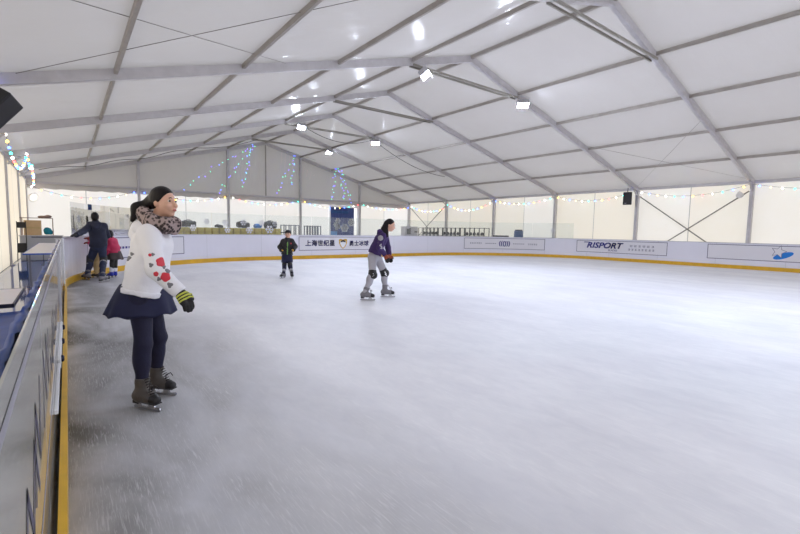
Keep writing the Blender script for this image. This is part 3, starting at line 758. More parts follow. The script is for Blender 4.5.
MB().box((5.7, yg-.08, 2.72), (1.5, .03, .2)).build('header_strip', M_bluecrate, sc_)
MB().box((5.2, yg-.09, 1.05), (.55, .02, .4)).build('pale_panel', mat('pale_blue', (120, 180, 240), .4), sc_)

# ---------------------------------------------------------------- left walkway
def strip(prof, y0, y1, ny, jit, name, m):
    V = []; n = len(prof)
    for j in range(ny+1):
        for i, (x, z) in enumerate(prof):
            r = random.Random(i*999+j); k = jit*(i/(n-1))**.5
            V.append((x+r.uniform(-1, .4)*k, y0+(y1-y0)*j/ny, z+r.uniform(-.6, .6)*k))
    return MB().add(V, [(j*n+i, j*n+i+1, (j+1)*n+i+1, (j+1)*n+i) for j in range(ny) for i in range(n-1)]).build(name, m, smooth=True)
tp = strip([(-XW+.26+(XW-.26-11.25)*i/10, -.026) for i in range(11)], -11, 23.6, 60, .0, 'blue_tarpaulin', M_tarp)
tag(tp, 'glossy blue plastic sheet covering the walkway left of the barrier', 'tarpaulin')
bn = strip([(-12.2, -.02), (-12.2, .4), (-12.19, .66), (-12.1, .685), (-11.9, .69), (-11.7, .685), (-11.5, .69), (-11.35, .685), (-11.22, .69), (-11.13, .71), (-11.09, .84), (-11.065, 1.085), (-11.04, 1.08)], -11, -1.14, 120, .011, 'covered_bench', M_bench)
tag(bn, 'bench wrapped in crumpled deep blue plastic in front of the nearest white table', 'bench')
bn.modifiers.new('thick', 'SOLIDIFY').thickness = .003
dr = strip([(-11.2, .0), (-11.15, .05), (-11.13, .3), (-11.115, .6), (-11.095, .85), (-11.07, 1.03), (-11.055, 1.085), (-11.04, 1.075)], -1.12, 5.6, 140, .013, 'plastic_drape', M_drape)
tag(dr, 'crumpled violet blue plastic film draped along the outer side of the left barrier', 'plastic film')
s2 = dr.modifiers.new('thick', 'SOLIDIFY'); s2.thickness = .002
so = tp.modifiers.new('thick', 'SOLIDIFY'); so.thickness = .004
def table(c, size, h_, label, top, edge, leg=M_metalgrey):
    t = thing('folding_table', label, 'table', (c[0], c[1], -.015)); w, d = size
    MB().box((c[0], c[1], h_-.015), (w, d, .03)).build('tabletop', top, t, bevel=.006)
    e = MB()
    for sx, sy, a, b in ((0, -1, w+.012, .012), (0, 1, w+.012, .012), (-1, 0, .012, d), (1, 0, .012, d)): e.box((c[0]+sx*(w/2+.003), c[1]+sy*(d/2+.003), h_-.016), (a, b, .034))
    e.build('edging', edge, t)
    for i in (-1, 1):
        MB().beam((c[0]-w*.3, c[1]+i*(d/2-.12), -.017), (c[0]-w*.3, c[1]+i*(d/2-.12), h_-.03), .035, .035, up=(1, 0, 0)).box((c[0]-w*.1, c[1]+i*(d/2-.12), -.008), (w*.7, .04, .018)).build('leg', leg, t)
    return t
table((-11.79, -.5, 0), (.98, 1.12), .74, 'white table at the left photo edge beside the barrier', M_tabletop, M_bolt, M_bolt)
table((-11.46, 10.6, 0), (.52, 7.2), .74, 'white table with blue edge further along the left walkway', M_tabletop, M_bluetrim)
gd = thing('service_desk', 'grey desk across the far end of the left walkway', 'desk', (-11.85, 16.5, -.02))
MB().box((-11.72, 16.5, .463), (1.3, .5, .96)).build('desk_body', M_grey, gd, bevel=.01); MB().box((-11.72, 16.5, .955), (1.36, .56, .03)).build('desk_top', M_cap, gd, bevel=.006)
cb = thing('cardboard_box', 'brown cardboard box standing on the grey desk at far left', 'box', (-11.95, 16.5, .97))
MB().box((-11.98, 16.5, 1.26), (.52, .4, .58)).build('carton', M_card, cb, bevel=.01); MB().box((-11.98, 16.29, 1.26), (.5, .008, .06)).build('tape', mat('tape', (190, 165, 120), .4), cb)
mr = thing('wire_stand', 'thin brown wire stand around the cardboard box on the grey desk', 'stand', (-11.85, 16.55, .97))
w_ = MB()
for x_ in (-12.3, -11.36):
    for y_ in (16.25, 16.74): w_.tube([(x_, y_, .97), (x_, y_, 1.64)], .012, 6)
for y_ in (16.25, 16.74): w_.tube([(-12.34, y_, 1.64), (-11.36, y_, 1.64)], .012, 6)
for x_ in (-12.34, -11.36): w_.tube([(x_, 16.25, 1.64), (x_, 16.74, 1.64)], .012, 6)
w_.build('stand_frame', mat('brown_metal', (120, 92, 80), .5, .3), mr)
hb_ = SDF(.01, 5).ell((-11.62, 16.5, 1.69), (.2, .16, .06)).ell((-11.5, 16.5, 1.71), (.12, .12, .05)).build('folded_cloth', mat('taupe_cloth', (150, 128, 118), .8), None, .015); tag(hb_, 'taupe folded cloth lying on top of the wire stand', 'cloth')
tb = SDF(.012, 9).ell((-11.53, 16.4, 1.13), (.13, .12, .14)).ell((-11.46, 16.38, 1.09), (.11, .11, .09)).build('teal_bag', M_teal, None, .015); tag(tb, 'teal cloth bag on the grey desk right of the cardboard box', 'bag')
fc = thing('folded_chair', 'dark folded chair leaning by the left wall beside cardboard box', 'chair', (-12.3, 15.9, -.02))
for x_ in (-12.42, -12.16):
    MB().tube([(x_, 15.75, -.004), (x_, 16.0, .75), (x_+.0, 16.02, 1.5)], .016, 6).build('chair_frame', M_black, fc)
MB().box((-12.29, 15.98, 1.36), (.26, .02, .22)).build('backrest', M_black, fc); MB().box((-12.29, 15.86, .5), (.25, .03, .36)).build('seat', M_black, fc)
# ---------------------------------------------------------------- people
def U(v): v = np.array(v, float); return v/np.linalg.norm(v)
M_skin = mat('skin', (222, 176, 154), .5, noise=.05, nscale=14)
M_lip = mat('lips', (188, 110, 104), .45)
M_eyew = mat('eye_white', (214, 206, 200), .3); M_iris = mat('eye_iris', (44, 30, 24), .3)
M_hair = mat('black_hair', (24, 19, 21), .38, noise=.3, nscale=30, bump=.15, bscale=40, stretch=(1, 1, .25), spec=.25)
M_navy = mat('navy_knit', (20, 19, 52), .75, noise=.12, nscale=30, bump=.15, bscale=60)
M_skirt = mat('navy_skirt', (20, 24, 64), .7, noise=.08, nscale=20)
M_hood = mat('white_fleece', (243, 243, 250), .8, bump=.35, bscale=14)
M_purple = mat('purple_hoodie', (56, 34, 92), .75, noise=.12, nscale=10, bump=.3, bscale=16)
M_greyp = mat('grey_leggings', (170, 168, 176), .75, noise=.05, nscale=12, bump=.2, bscale=20)
M_jnavy = mat('navy_jacket', (30, 34, 58), .7, noise=.15, nscale=8, bump=.3, bscale=14)
M_jean = mat('dark_denim', (38, 46, 74), .75, noise=.15, nscale=16, bump=.2, bscale=18)
M_pink = mat('pink_jacket', (206, 52, 96), .65, noise=.1, nscale=8, bump=.35, bscale=14)
M_tan = mat('tan_trousers', (188, 160, 112), .75, noise=.08, nscale=10)
M_brown = mat('grey_brown_skirt', (78, 70, 72), .75, noise=.12, nscale=12)
M_bootg = mat('grey_brown_boot', (88, 82, 79), .55, noise=.12, nscale=18)
M_bootlg = mat('grey_boot', (120, 118, 124), .5, noise=.1, nscale=18)
M_bootb = mat('blue_boot', (34, 56, 190), .45)
M_bootk = mat('dark_boot', (62, 56, 56), .5)
M_sole = mat('black_toe', (34, 32, 36), .45)
M_lace = mat('dark_lace', (40, 36, 36), .7)
M_red = mat('flower_red', (214, 58, 74), .7); M_leaf = mat('flower_grey', (120, 120, 128), .7)
M_lime = mat('lime_knit', (200, 206, 84), .7); M_glove = mat('black_glove', (30, 29, 32), .75, bump=.2, bscale=40)
M_orange = mat('orange_brown_glove', (150, 72, 44), .7); M_green = mat('green_zip', (110, 160, 70), .5)

def scarf_mat():
    M = bpy.data.materials.new('leopard_scarf'); M.use_nodes = True; nt = M.node_tree; N = nt.nodes; L = nt.links; b = N['Principled BSDF']
    tc = N.new('ShaderNodeTexCoord'); v = N.new('ShaderNodeTexVoronoi'); v.inputs['Scale'].default_value = 42; L.new(tc.outputs['Object'], v.inputs['Vector'])
    n = N.new('ShaderNodeTexNoise'); n.inputs['Scale'].default_value = 16; L.new(tc.outputs['Object'], n.inputs['Vector'])
    a = N.new('ShaderNodeMath'); a.operation = 'MULTIPLY_ADD'; a.inputs[1].default_value = .8; L.new(n.outputs['Fac'], a.inputs[0]); L.new(v.outputs['Distance'], a.inputs[2])
    r = N.new('ShaderNodeValToRGB'); L.new(a.outputs[0], r.inputs[0]); e = r.color_ramp.elements
    e[0].position = .68; e[0].color = srgb(40, 33, 35); e[1].position = .9; e[1].color = srgb(104, 88, 88); e.new(1.05 if False else 1.0).color = srgb(168, 150, 148)
    L.new(r.outputs[0], b.inputs['Base Color']); b.inputs['Roughness'].default_value = .8; return M
M_scarf = scarf_mat()

def hand_prims(S_, W, d, pal, sc, infl=0, thumb=1, curl=.5):
    """palm, four unequal bent fingers and a thumb; W wrist, d along the hand, pal out of the palm, thumb side = +-s"""
    d = U(d); pal = U(np.array(pal)-d*(np.array(pal)@d)); s = np.cross(d, pal)*thumb; h = sc
    S_.cap(W, W+d*.03*h, .026*h+infl, .03*h+infl, .02, pal, .75)
    S_.cap(W+d*.035*h-s*.016*h, W+d*.085*h-s*.026*h, .021*h+infl, .018*h+infl, .012)
    S_.cap(W+d*.035*h+s*.014*h, W+d*.085*h+s*.026*h, .023*h+infl, .018*h+infl, .012)
    for i, ln in enumerate((.062, .076, .08, .072)):
        b = W+d*(.085+.004*(1.5-abs(i-1.5)))*h+s*(i-1.5)*.0195*h; a1, a2, a3 = curl*.5, curl*1.2, curl*1.9
        for q, (a, f) in enumerate(((a1, .42), (a2, .33), (a3, .25))):
            e = b+(d*math.cos(a)+pal*math.sin(a))*ln*f*h; S_.cap(b, e, (.0095-.0008*q)*h+infl, (.0088-.0008*q)*h+infl, .005); b = e
    b = W+d*.03*h+s*.026*h; e = b+U(d*.55+s*.7+pal*.35)*.042*h; S_.cap(b, e, .0135*h+infl, .011*h+infl, .01)
    S_.cap(e, e+U(d*.85+s*.2+pal*.4)*.032*h, .0108*h+infl, .009*h+infl, .006)

def arm_prims(S_, J, k, s, infl=0, kk=.02):
    S_.cap(J['sh'+k], J['el'+k], .05*s+infl, .04*s+infl, .04); S_.cap(J['el'+k], J['wr'+k], .04*s+infl, .027*s+infl, kk)
def leg_prims(S_, J, k, s, infl=0, kk=.03):
    h, n, a = (np.array(J[x+k]) for x in ('hip', 'knee', 'ank'))
    S_.cap(h, n, .083*s+infl, .054*s+infl, .05); S_.cap(n, a, .05*s+infl, .036*s+infl, kk)
    back = -np.array(J['fd'+k]); S_.ell(n+(a-n)*.3+back*.016*s, (.053*s+infl, .053*s+infl, .13*s), k=.03)

class Person: pass
def person(label, J, s=1., hs=1., h=.01, group=None, curl=.45, hair=None):
    p = Person(); p.J = J = {k: np.array(v, float) for k, v in J.items()}; p.s = s; p.h = h
    foot = (J['ankR']+J['ankL'])/2; foot[2] = 0
    p.root = thing('person', label, 'person', foot, group)
    hf, hu = U(J['hf']), U(J['hu']); hf = U(hf-hu*(hf@hu)); hl = np.cross(hf, hu); p.hf, p.hu, p.hl = hf, hu, hl
    lat = U(J['shR']-J['shL']); p.lat = lat
    B = SDF(); hc = J['head']; A = (hl, hf, hu); p.A = A
    B.cap(J['chest'], J['waist'], .1*s, .09*s, .04, lat, 1.35); B.cap(J['waist'], J['pel'], .09*s, .108*s, .05, lat, 1.35)
    B.cap(J['shL'], J['shR'], .05*s, .05*s, .05); B.cap(J['neck'], hc-hu*.05*hs-hf*.012*hs, .052*s, .05*hs, .03)
    for k in 'RL': arm_prims(B, J, k, s); leg_prims(B, J, k, s); hand_prims(B, J['wr'+k], J['hd'+k], J['pal'+k], s, thumb=1 if k == 'R' else -1, curl=curl); B.cap(J['ank'+k], J['ank'+k]-UP*.06*s+J['fd'+k]*.07*s, .03*s, .024*s, .02)
    B.ell(hc+hu*.018*hs-hf*.012*hs, (.074*hs, .094*hs, .1*hs), A, .02); B.ell(hc-hu*.045*hs+hf*.026*hs, (.056*hs, .062*hs, .07*hs), A, .035)
    B.ell(hc-hu*.1*hs+hf*.06*hs, (.022*hs, .02*hs, .016*hs), A, .03)
    for q in (-1, 1):
        B.ell(hc+hf*.092*hs+hu*.004*hs+hl*q*.033*hs, (.02*hs, .014*hs, .012*hs), A, .014*hs, 's')
        B.ell(hc+hf*.066*hs-hu*.03*hs+hl*q*.04*hs, (.022*hs, .018*hs, .022*hs), A, .02)
        B.ell(hc+hl*q*.075*hs-hf*.008*hs-hu*.012*hs, (.012*hs, .02*hs, .031*hs), A, .008)
    B.cap(hc+hf*.083*hs+hu*.004*hs, hc+hf*.108*hs-hu*.034*hs, .009*hs, .0145*hs, .012); B.ell(hc+hf*.088*hs-hu*.066*hs, (.024*hs, .012*hs, .013*hs), A, .012)
    p.bodysdf = B; p.body = B.build('body', M_skin, p.root, h)
    for q in (-1, 1):
        e = hc+hf*.078*hs+hu*.004*hs+hl*q*.033*hs
        ey = MB().lathe(e-hf*.004*hs, hf, [(.004*hs, -.012*hs), (.0115*hs, -.002*hs), (.0095*hs, .0055*hs), (.006*hs, .0095*hs), (.001, .0105*hs)], 12).build('eye', M_eyew, p.root, True)
        MB().lathe(e, hf, [(.0085*hs, .0035*hs), (.007*hs, .0075*hs), (.001, .009*hs)], 10).build('iris', M_iris, ey, True)
        MB().tube([e+hu*.022*hs-hl*.014*hs+hf*.012*hs, e+hu*.027*hs+hf*.016*hs, e+hu*.021*hs+hl*.015*hs+hf*.01*hs], .003*hs, 6).build('eyebrow', M_hair, p.root, True)
    B.patch('lips', M_lip, p.root, SDF().ell(hc+hf*.1*hs-hu*.066*hs, (.022*hs, .02*hs, .0095*hs), A), min(h*.6, .005), .002)
    if hair != 'none':
        H = SDF(.002, 3); H.ell(hc+hu*.024*hs-hf*.018*hs, (.084*hs, .1*hs, .103*hs), A, .01, cut=[(hc+hf*.052*hs+hu*.05*hs, U(hf*.8-hu*.62)), (hc-hu*.075*hs, -hu)])
        p.hair = H; p.hc = hc; p.hs = hs
    return p
def upper(p, name, m, it, ia, hem, wr=.004, h=None, collar=.0, sleeve=.5, seed=1, flare=.02):
    """jacket or hoodie: torso and sleeves in one, cut at hem and cuffs"""
    J, s = p.J, p.s; S_ = SDF(wr, seed); dn = U(J['pel']-J['chest'])
    cut = [(hem, dn)]
    S_.cap(J['chest'], J['waist'], .1*s+it, .095*s+it, .04, p.lat, 1.28, cut); S_.cap(J['waist'], J['pel']+dn*.1*s, .095*s+it, .108*s+it+flare, .04, p.lat, 1.28, cut)
    S_.cap(J['shL'], J['shR'], .05*s+ia, .05*s+ia, .05); S_.cap(J['chest'], J['neck'], .09*s+it, .06*s+ia*.6+collar, .04)
    for k in 'RL':
        d = U(J['wr'+k]-J['el'+k])
        S_.cap(J['sh'+k], J['el'+k], .05*s+ia, .043*s+ia, .045); S_.cap(J['el'+k], J['wr'+k]+d*.03, .043*s+ia, .031*s+ia, .02, cut=[(J['wr'+k]+d*.008*s, d)])
    S_.obj = S_.build(name, m, p.root, h or p.h); return S_
def lower(p, name, m, infl, wr=.003, h=None, seed=2, kz=None, sides='RL'):
    J, s = p.J, p.s; S_ = SDF(wr, seed); up = U(J['chest']-J['pel'])
    S_.cap(J['waist'], J['pel'], .098*s+infl*.4, .112*s+infl*.6, .04, p.lat, 1.3, [(J['waist']+up*.02, up)])
    for k in sides: leg_prims(S_, J, k, s, infl)
    S_.obj = S_.build(name, m, p.root, h or p.h); return S_
def skate(p, k, m, mtoe=None, s=None, h=None, laces=True):
    J = p.J; s = s or p.s; d = J['fd'+k]; c = np.array(J['ank'+k], float); c[2] = 0; c = c+d*.055*s; sd = np.cross(d, UP); h = h or p.h
    S_ = SDF(); sh = U(J['knee'+k]-J['ank'+k]); a = J['ank'+k]
    S_.cap(c-d*.105*s+UP*.115*s, c+d*.05*s+UP*.108*s, .045*s, .044*s, .03, cut=[(c+UP*.078*s, -UP)]); S_.cap(c+d*.04*s+UP*.11*s, c+d*.115*s+UP*.1*s, .044*s, .034*s, .03, sd, 1.15, [(c+UP*.078*s, -UP)])
    S_.cap(c-d*.06*s+UP*.12*s, a+sh*.12*s, .052*s, .056*s, .05, cut=[(a+sh*.105*s, sh)]); S_.cap(a+sh*.07*s, a+sh*.11*s+d*.01*s, .056*s, .058*s, .01, cut=[(a+sh*.105*s, sh)])
    b = S_.build('skate', m, p.root, h)
    if mtoe: S_.patch('toe_cap', mtoe, b, SDF().boxr(c+d*.14*s+UP*.1*s, (.062*s, .07*s, .055*s), (d, sd, UP), .02*s), min(h, .008), .004)
    so = MB(); so.box(c+d*.06*s+UP*.073*s, (.17*s, .078*s, .012*s), (d, sd, UP)).box(c-d*.1*s+UP*.064*s, (.07*s, .066*s, .03*s), (d, sd, UP)); so.build('sole', M_sole, b, bevel=.004)
    bl_ = MB(); V = []; prof = [(-.155, .012), (-.145, 0), (.15, 0), (.168, .016), (.16, .034), (.1, .028), (.08, .068), (.035, .068), (.02, .028), (-.06, .028), (-.075, .05), (-.125, .05), (-.135, .03)]
    for sg in (-1, 1): V += [c+d*x*s+UP*z*s+sd*sg*.004*s for x, z in prof]
    n = len(prof); bl_.add(V, [tuple(range(n)), tuple(range(2*n-1, n-1, -1))]+[(i, (i+1) % n, n+(i+1) % n, n+i)[::-1] for i in range(n)])
    bl_.build('blade', M_steel, b)
    if laces:
        L_ = MB()
        for i in range(7):
            t = i/6; q = (c+d*.075*s+UP*.152*s)*(1-t)+(a+sh*.1*s+d*.058*s)*t
            L_.tube([q-sd*.026*s, q+d*.008*s+UP*.006*s, q+sd*.026*s], .0045*s, 6)
        q = c+d*.055*s+UP*.2*s
        for sg in (-1, 1): L_.tube([q, q+sd*sg*.03*s+d*.03*s+UP*.015*s, q+sd*sg*.05*s+d*.035*s-UP*.02*s], .0045*s, 6)
        L_.build('lace', M_lace, b, True)
    return b
def gloves(p, m, curl=.45, h=.006, sides='RL', infl=.0075):
    out = []
    for k in sides:
        G = SDF(); J = p.J; hand_prims(G, J['wr'+k], J['hd'+k], J['pal'+k], p.s, infl, 1 if k == 'R' else -1, curl); d = U(J['hd'+k])
        G.cap(J['wr'+k]-d*.01*p.s, J['wr'+k]+d*.03*p.s, .034*p.s, .033*p.s, .015, cut=[(J['wr'+k]-d*.012*p.s, -d)])
        G.obj = G.build('glove', m, p.root, h); out.append(G)
    return out
def legs_from_skates(J, s, R, dR, L, dL):
    for k, q, d in (('R', R, dR), ('L', L, dL)):
        d = U([d[0], d[1], 0]); J['fd'+k] = d; q = np.array(q, float); q[2] = 0; J['ank'+k] = q-d*.055*s+UP*.165*s
def loft_skirt(p, name, m, top, bot, rt, rb, fold=9, amp=.03, skew=0):
    """flared skirt: rings from waist to hem with pleats; rt, rb = (radius along, radius across)"""
    nr, n = 10, 72; V = []; F = []; ax = U(np.cross(UP, p.lat))
    for i in range(nr+1):
        t = i/nr; c = np.array(top)*(1-t)+np.array(bot)*t; e = t**.85
        for j in range(n):
            a = 2*PI*j/n; w = 1+amp*t*math.sin(fold*a+1.2*math.sin(a*2))/.1*.1
            r0 = rt[0]+(rb[0]-rt[0])*e; r1 = rt[1]+(rb[1]-rt[1])*e
            V.append(c+ax*math.cos(a)*r0*w+p.lat*math.sin(a)*r1*w+UP*.009*t*math.sin(fold*a+.5))
    F = [(i*n+j, i*n+(j+1) % n, (i+1)*n+(j+1) % n, (i+1)*n+j) for i in range(nr) for j in range(n)]
    o = MB().add(V, F).build(name, m, p.root, True); so = o.modifiers.new('thick', 'SOLIDIFY'); so.thickness = .006; return o

# --- woman in the white hoodie
D = 3.45
J = dict(head=at(164, 202, D), hf=HR*.97-HF*.22+UP*.05, hu=UP*.98-HR*.02, neck=at(155, 223, D), chest=at(152.5, 244, D), waist=at(147.5, 271, D), pel=at(143, 293, D),
         shR=at(149, 235, D-.165), shL=at(153, 233, D+.165), elR=at(155, 269, D-.24), wrR=at(179.5, 292, D-.2), elL=at(160, 268, D+.2), wrL=at(166, 288.5, D+.15),
         hdR=at(190, 306, D-.2)-at(179.5, 292, D-.2), hdL=at(167, 301, D+.1)-at(166, 288.5, D+.15), palR=-UP*.5-HR*.6+HF*.5, palL=-HF,
         hipR=at(140.5, 299, D-.09), hipL=at(148, 299, D+.09), kneeR=at(143.5, 344, D-.12), kneeL=at(159, 337, D+.13))
legs_from_skates(J, .9, on_plane(147, 409.3, 2, 0), on_plane(155, 411, 2, 0)-on_plane(132, 406, 2, 0), on_plane(161.5, 394.5, 2, 0), on_plane(170, 395, 2, 0)-on_plane(153, 393.5, 2, 0))
W = person('woman in a white hoodie and navy skirt skating near the left barrier', J, 1., 1., .0075)
H = W.hair; hc = W.hc; hf, hu, hl = W.A[1], W.A[2], W.A[0]
H.ell(hc-hf*.105+hu*.005, (.055, .05, .055), W.A, .03); H.cap(hc-hf*.12, at(138, 208.5, D), .04, .045, .03); H.cap(at(138, 208.5, D), at(132.5, 220, D), .046, .02, .03)
H.build('hair', M_hair, W.root, .0075)
MB().tube([hc-hf*.115+hl*.045*math.cos(a)+hu*(.005+.045*math.sin(a)) for a in np.linspace(0, 2*PI, 17)], .012, 8).build('hair_tie', M_navy, W.root, True)
HO = upper(W, 'hoodie', M_hood, .045, .022, at(141, 292, D), .005, .0075, sleeve=.5, seed=11, flare=.012)
hd = SDF(.006, 4); hd.cap(at(140, 227, D-.08), at(143, 227, D+.1), .055, .055, .03).cap(at(139, 229, D), at(147, 231, D-.1), .05, .04, .04).ell(at(140, 236, D), (.07, .08, .06), k=.05)
hd.build('hood', M_hood, W.root, .0075)
sc = SDF(.006, 8)
ring = [at(143.5, 213, D-.08), at(152, 221, D-.13), at(165, 223, D-.1), at(173.5, 223, D), at(165, 220.5, D+.1), at(150, 216, D+.12), at(142, 212, D+.03)]
for i in range(7): sc.cap(ring[i], ring[(i+1) % 7], .046, .046, .03)
for i in (0, 1, 2): sc.cap(ring[i]-UP*.045, ring[i+1]-UP*.045, .04, .042, .03)
sc.cap(at(174, 224, D-.02), at(175, 232, D-.02), .038, .02, .03)
sc.build('scarf', M_scarf, W.root, .0075)
BAND = SDF(); c_ = at(141, 291.5, D); dn = U(J['pel']-J['chest']); BAND.boxr(c_, (.4, .4, .028), (HR, HF, -dn), .005); HO.patch('hem_band', M_hood, HO.obj, BAND, .01, .006)
fl = [(161, 262, 5.0, M_red), (165.5, 277, 5, M_red), (156, 274, 2.6, M_red), (151, 265, 2.5, M_leaf), (168, 271, 3.2, M_leaf), (170, 285, 3.2, M_leaf), (159, 279, 2.4, M_leaf), (150, 255, 1.8, M_red), (153, 254.5, 2.0, M_leaf), (128, 258, 3.4, M_leaf), (132, 254, 2.2, M_leaf), (164, 267, 2.2, M_leaf)]
for u_, v_, r_, mm in fl:
    # the sleeve or back print: a disc through the near side of the garment
    c_ = at(u_, v_, D-.33 if u_ > 145 else D-.2); hw = r_/126*.85
    pr = SDF(); dv = U(c_-CAM)
    for q in range(5 if mm is M_red else 3):
        a = q*2*PI/(5 if mm is M_red else 3)+u_; o = (HR*math.cos(a)+UP*math.sin(a))*hw*.55; pr.cap(c_+o-dv*.06, c_+o+dv*.13, hw*.55, hw*.55, .004)
    HO.patch('flower_print', mm, HO.obj, pr, .005, .003)
loft_skirt(W, 'skirt', M_skirt, at(143, 284, D), at(141.5, 312.5, D), (.16, .145), (.25, .21), 9, .032)
lower(W, 'leggings', M_navy, .006, .0015, .0075, seed=5)
for k in 'RL': skate(W, k, M_bootg, M_sole, .86, .007)
G = gloves(W, M_glove, .55, .005)
for k, g in zip('RL', G):
    w0 = W.J['wr'+k]; d_ = U(W.J['hd'+k]); q1 = U(np.cross(d_, HF)); q2 = np.cross(d_, q1)
    for t in (.028, .05, .072): g.patch('lime_stripe', M_lime, g.obj, SDF().boxr(w0+d_*t, (.007, .08, .08), (d_, q1, q2), .003), .004, .003)

# --- skater in the purple hoodie
D = 8.9; sP = .97
J = dict(head=at(390.3, 225, D), hf=HR*.93-HF*.15-UP*.3, hu=UP*.95+HR*.3, neck=at(385, 232.5, D), chest=at(380.5, 240, D), waist=at(376.5, 248.5, D), pel=at(374, 256, D),
         shR=at(382.5, 236.5, D-.165), shL=at(385, 236, D+.165), elR=at(379.5, 248, D-.26), wrR=at(385.2, 255.2, D-.26), elL=at(388, 247.5, D+.22), wrL=at(389, 255, D+.1),
         hdR=at(388, 261, D-.26)-at(385.2, 255.2, D-.26), hdL=HR*.3-UP, palR=HF*.8-HR*.4, palL=-HF,
         hipR=at(372.3, 258, D-.09), hipL=at(377.5, 258, D+.09), kneeR=at(372.5, 275, D-.15), kneeL=at(384.5, 273, D+.2))
legs_from_skates(J, sP, on_plane(367.3, 300.3, 2, 0), HR-HF*.12, on_plane(387.5, 297.2, 2, 0), HR+HF*.02)
P = person('woman in a purple hoodie and grey leggings bending forward mid-rink', J, sP, 1., .011)
H = P.hair; hc = P.hc; hf, hu, hl = P.A[1], P.A[2], P.A[0]
H.ell(hc-hf*.07-hu*.01, (.066, .05, .085), P.A, .03); H.cap(hc-hf*.06-hu*.05+hl*.05, at(387.6, 236, D-.16), .035, .022, .03); H.cap(hc-hf*.09, at(383.5, 229, D-.05), .05, .05, .04); H.cap(at(383.5, 229, D-.05), at(386, 237, D-.15), .05, .02, .03)
H.build('hair', M_hair, P.root, .01)
HO = upper(P, 'hoodie', M_purple, .032, .02, at(374, 253.8, D), .005, .011, seed=21)
hd = SDF(.004, 4).cap(at(379.5, 231.5, D-.1), at(380.5, 231.5, D+.1), .05, .05, .03).cap(at(379, 234, D), at(381.5, 233, D-.1), .05, .04, .03); hd.build('hood', M_purple, P.root, .011)
dv = HF
HO.patch('round_emblem', M_greyp, HO.obj, SDF().cap(at(380.6, 238, D-.4), at(380.6, 238, D-.05), .055, .055), .008, .004)
for a_, b_ in (((378.5, 243), (382.5, 243)), ((382.5, 243), (380, 245.5)), ((380, 245.5), (382.8, 248)), ((382.8, 248), (379.5, 248.6))):
    q = SDF(); 
    for dd in (-.45, -.38, -.31, -.24, -.17): q.cap(at(*a_, D+dd), at(*b_, D+dd), .018, .018)
    HO.patch('sleeve_mark', M_greyp, HO.obj, q, .008, .004)
lg = lower(P, 'leggings', M_greyp, .013, .003, .011, seed=6)
for k in 'RL':
    n = P.J['knee'+k]; t_ = U(P.J['hip'+k]-n); f_ = P.J['fd'+k]
    kp = SDF(.002, 3).cap(n+t_*.09, n-U(n-P.J['ank'+k])*.07, .08, .07, .02, cut=[(n+t_*.1, t_), (n-t_*.08, -t_)]).ell(n+f_*.05, (.05, .05, .07), k=.03); kp.obj = kp.build('knee_pad', M_black, P.root, .01)
    for dz in (-.035, .015): kp.patch('white_mark', M_white, kp.obj, SDF().cap(n-HF*.2+f_*(.02+dz*.3)+t_*(dz+.02), n-HF*.2+f_*(.035)+t_*(dz-.03), .011, .011).cap(n-HF*.08+f_*(.02+dz*.3)+t_*(dz+.02), n-HF*.08+f_*.035+t_*(dz-.03), .012, .012), .007, .004)
    skate(P, k, M_bootlg, M_sole, sP, .01)
G = gloves(P, M_orange, .6, .007)
for k, g in zip('RL', G):
    w0 = P.J['wr'+k]; d_ = U(P.J['hd'+k]); q1 = U(np.cross(d_, HF)); q2 = np.cross(d_, q1); g.patch('black_fingers', M_glove, g.obj, SDF().boxr(w0+d_*.15, (.07, .1, .1), (d_, q1, q2), .01), .006, .003)

# --- boy facing the camera
D = 12.58; sB = .82
J = dict(head=at(288, 234.2, D), hf=-HF+HR*.1, hu=UP, neck=at(287.6, 239.3, D), chest=at(287.5, 244, D), waist=at(287.2, 250, D), pel=at(287, 255.5, D),
         shR=at(283.7, 241.3, D), shL=at(291.4, 241, D), elR=at(279.8, 247, D+.05), wrR=at(281.6, 250.5, D-.16), elL=at(295.5, 246.5, D+.05), wrL=at(293.4, 250, D-.16),
         hdR=HR*.5-HF*.4-UP*.3, hdL=-HR*.5-HF*.4-UP*.3, palR=-UP, palL=-UP, hipR=at(284.9, 257, D), hipL=at(289.3, 257, D), kneeR=at(284.4, 265.8, D-.05), kneeL=at(290, 265.6, D-.05))
legs_from_skates(J, sB, on_plane(282.8, 278.3, 2, 0), -HF-HR*.35, on_plane(292, 278.2, 2, 0), -HF+HR*.35)
B_ = person('boy in a black jacket and dark cap standing facing the camera', J, sB, 1.0, .011)
B_.hair.build('hair', M_hair, B_.root, .011)
hc = B_.hc; hf, hu, hl = B_.A[1], B_.A[2], B_.A[0]
cp_ = SDF(.002, 2).ell(hc+hu*.035-hf*.01, (.095, .11, .095), B_.A, cut=[(hc+hu*.04, -hu)]); cp_.obj = cp_.build('cap', M_blackcloth, B_.root, .01)
SDF().ell(hc+hu*.045-HR*.12+hf*.02, (.1, .07, .014), (HR, HF, UP)).build('cap_brim', M_blackcloth, cp_.obj, .008)
JK = upper(B_, 'jacket', M_blackcloth, .04, .03, at(287, 254.6, D), .005, .011, collar=.015, seed=31)
q = SDF(); q.cap(at(287.6, 239, D-.3), at(287.3, 254, D-.3), .022, .022)
for dd in (-.26, -.22, -.18, -.14): q.cap(at(287.6, 239.5, D+dd), at(287.3, 254, D+dd), .022, .022)
JK.patch('green_zip', M_green, JK.obj, q, .007, .004)
for u_, v_ in ((291, 243.5),): JK.patch('red_badge', M_red, JK.obj, SDF().cap(at(u_, v_, D-.3), at(u_, v_, D-.05), .022, .022), .007, .004)
lower(B_, 'leggings', M_navy, .012, .002, .011, seed=7)
sh_ = SDF(.003, 9)
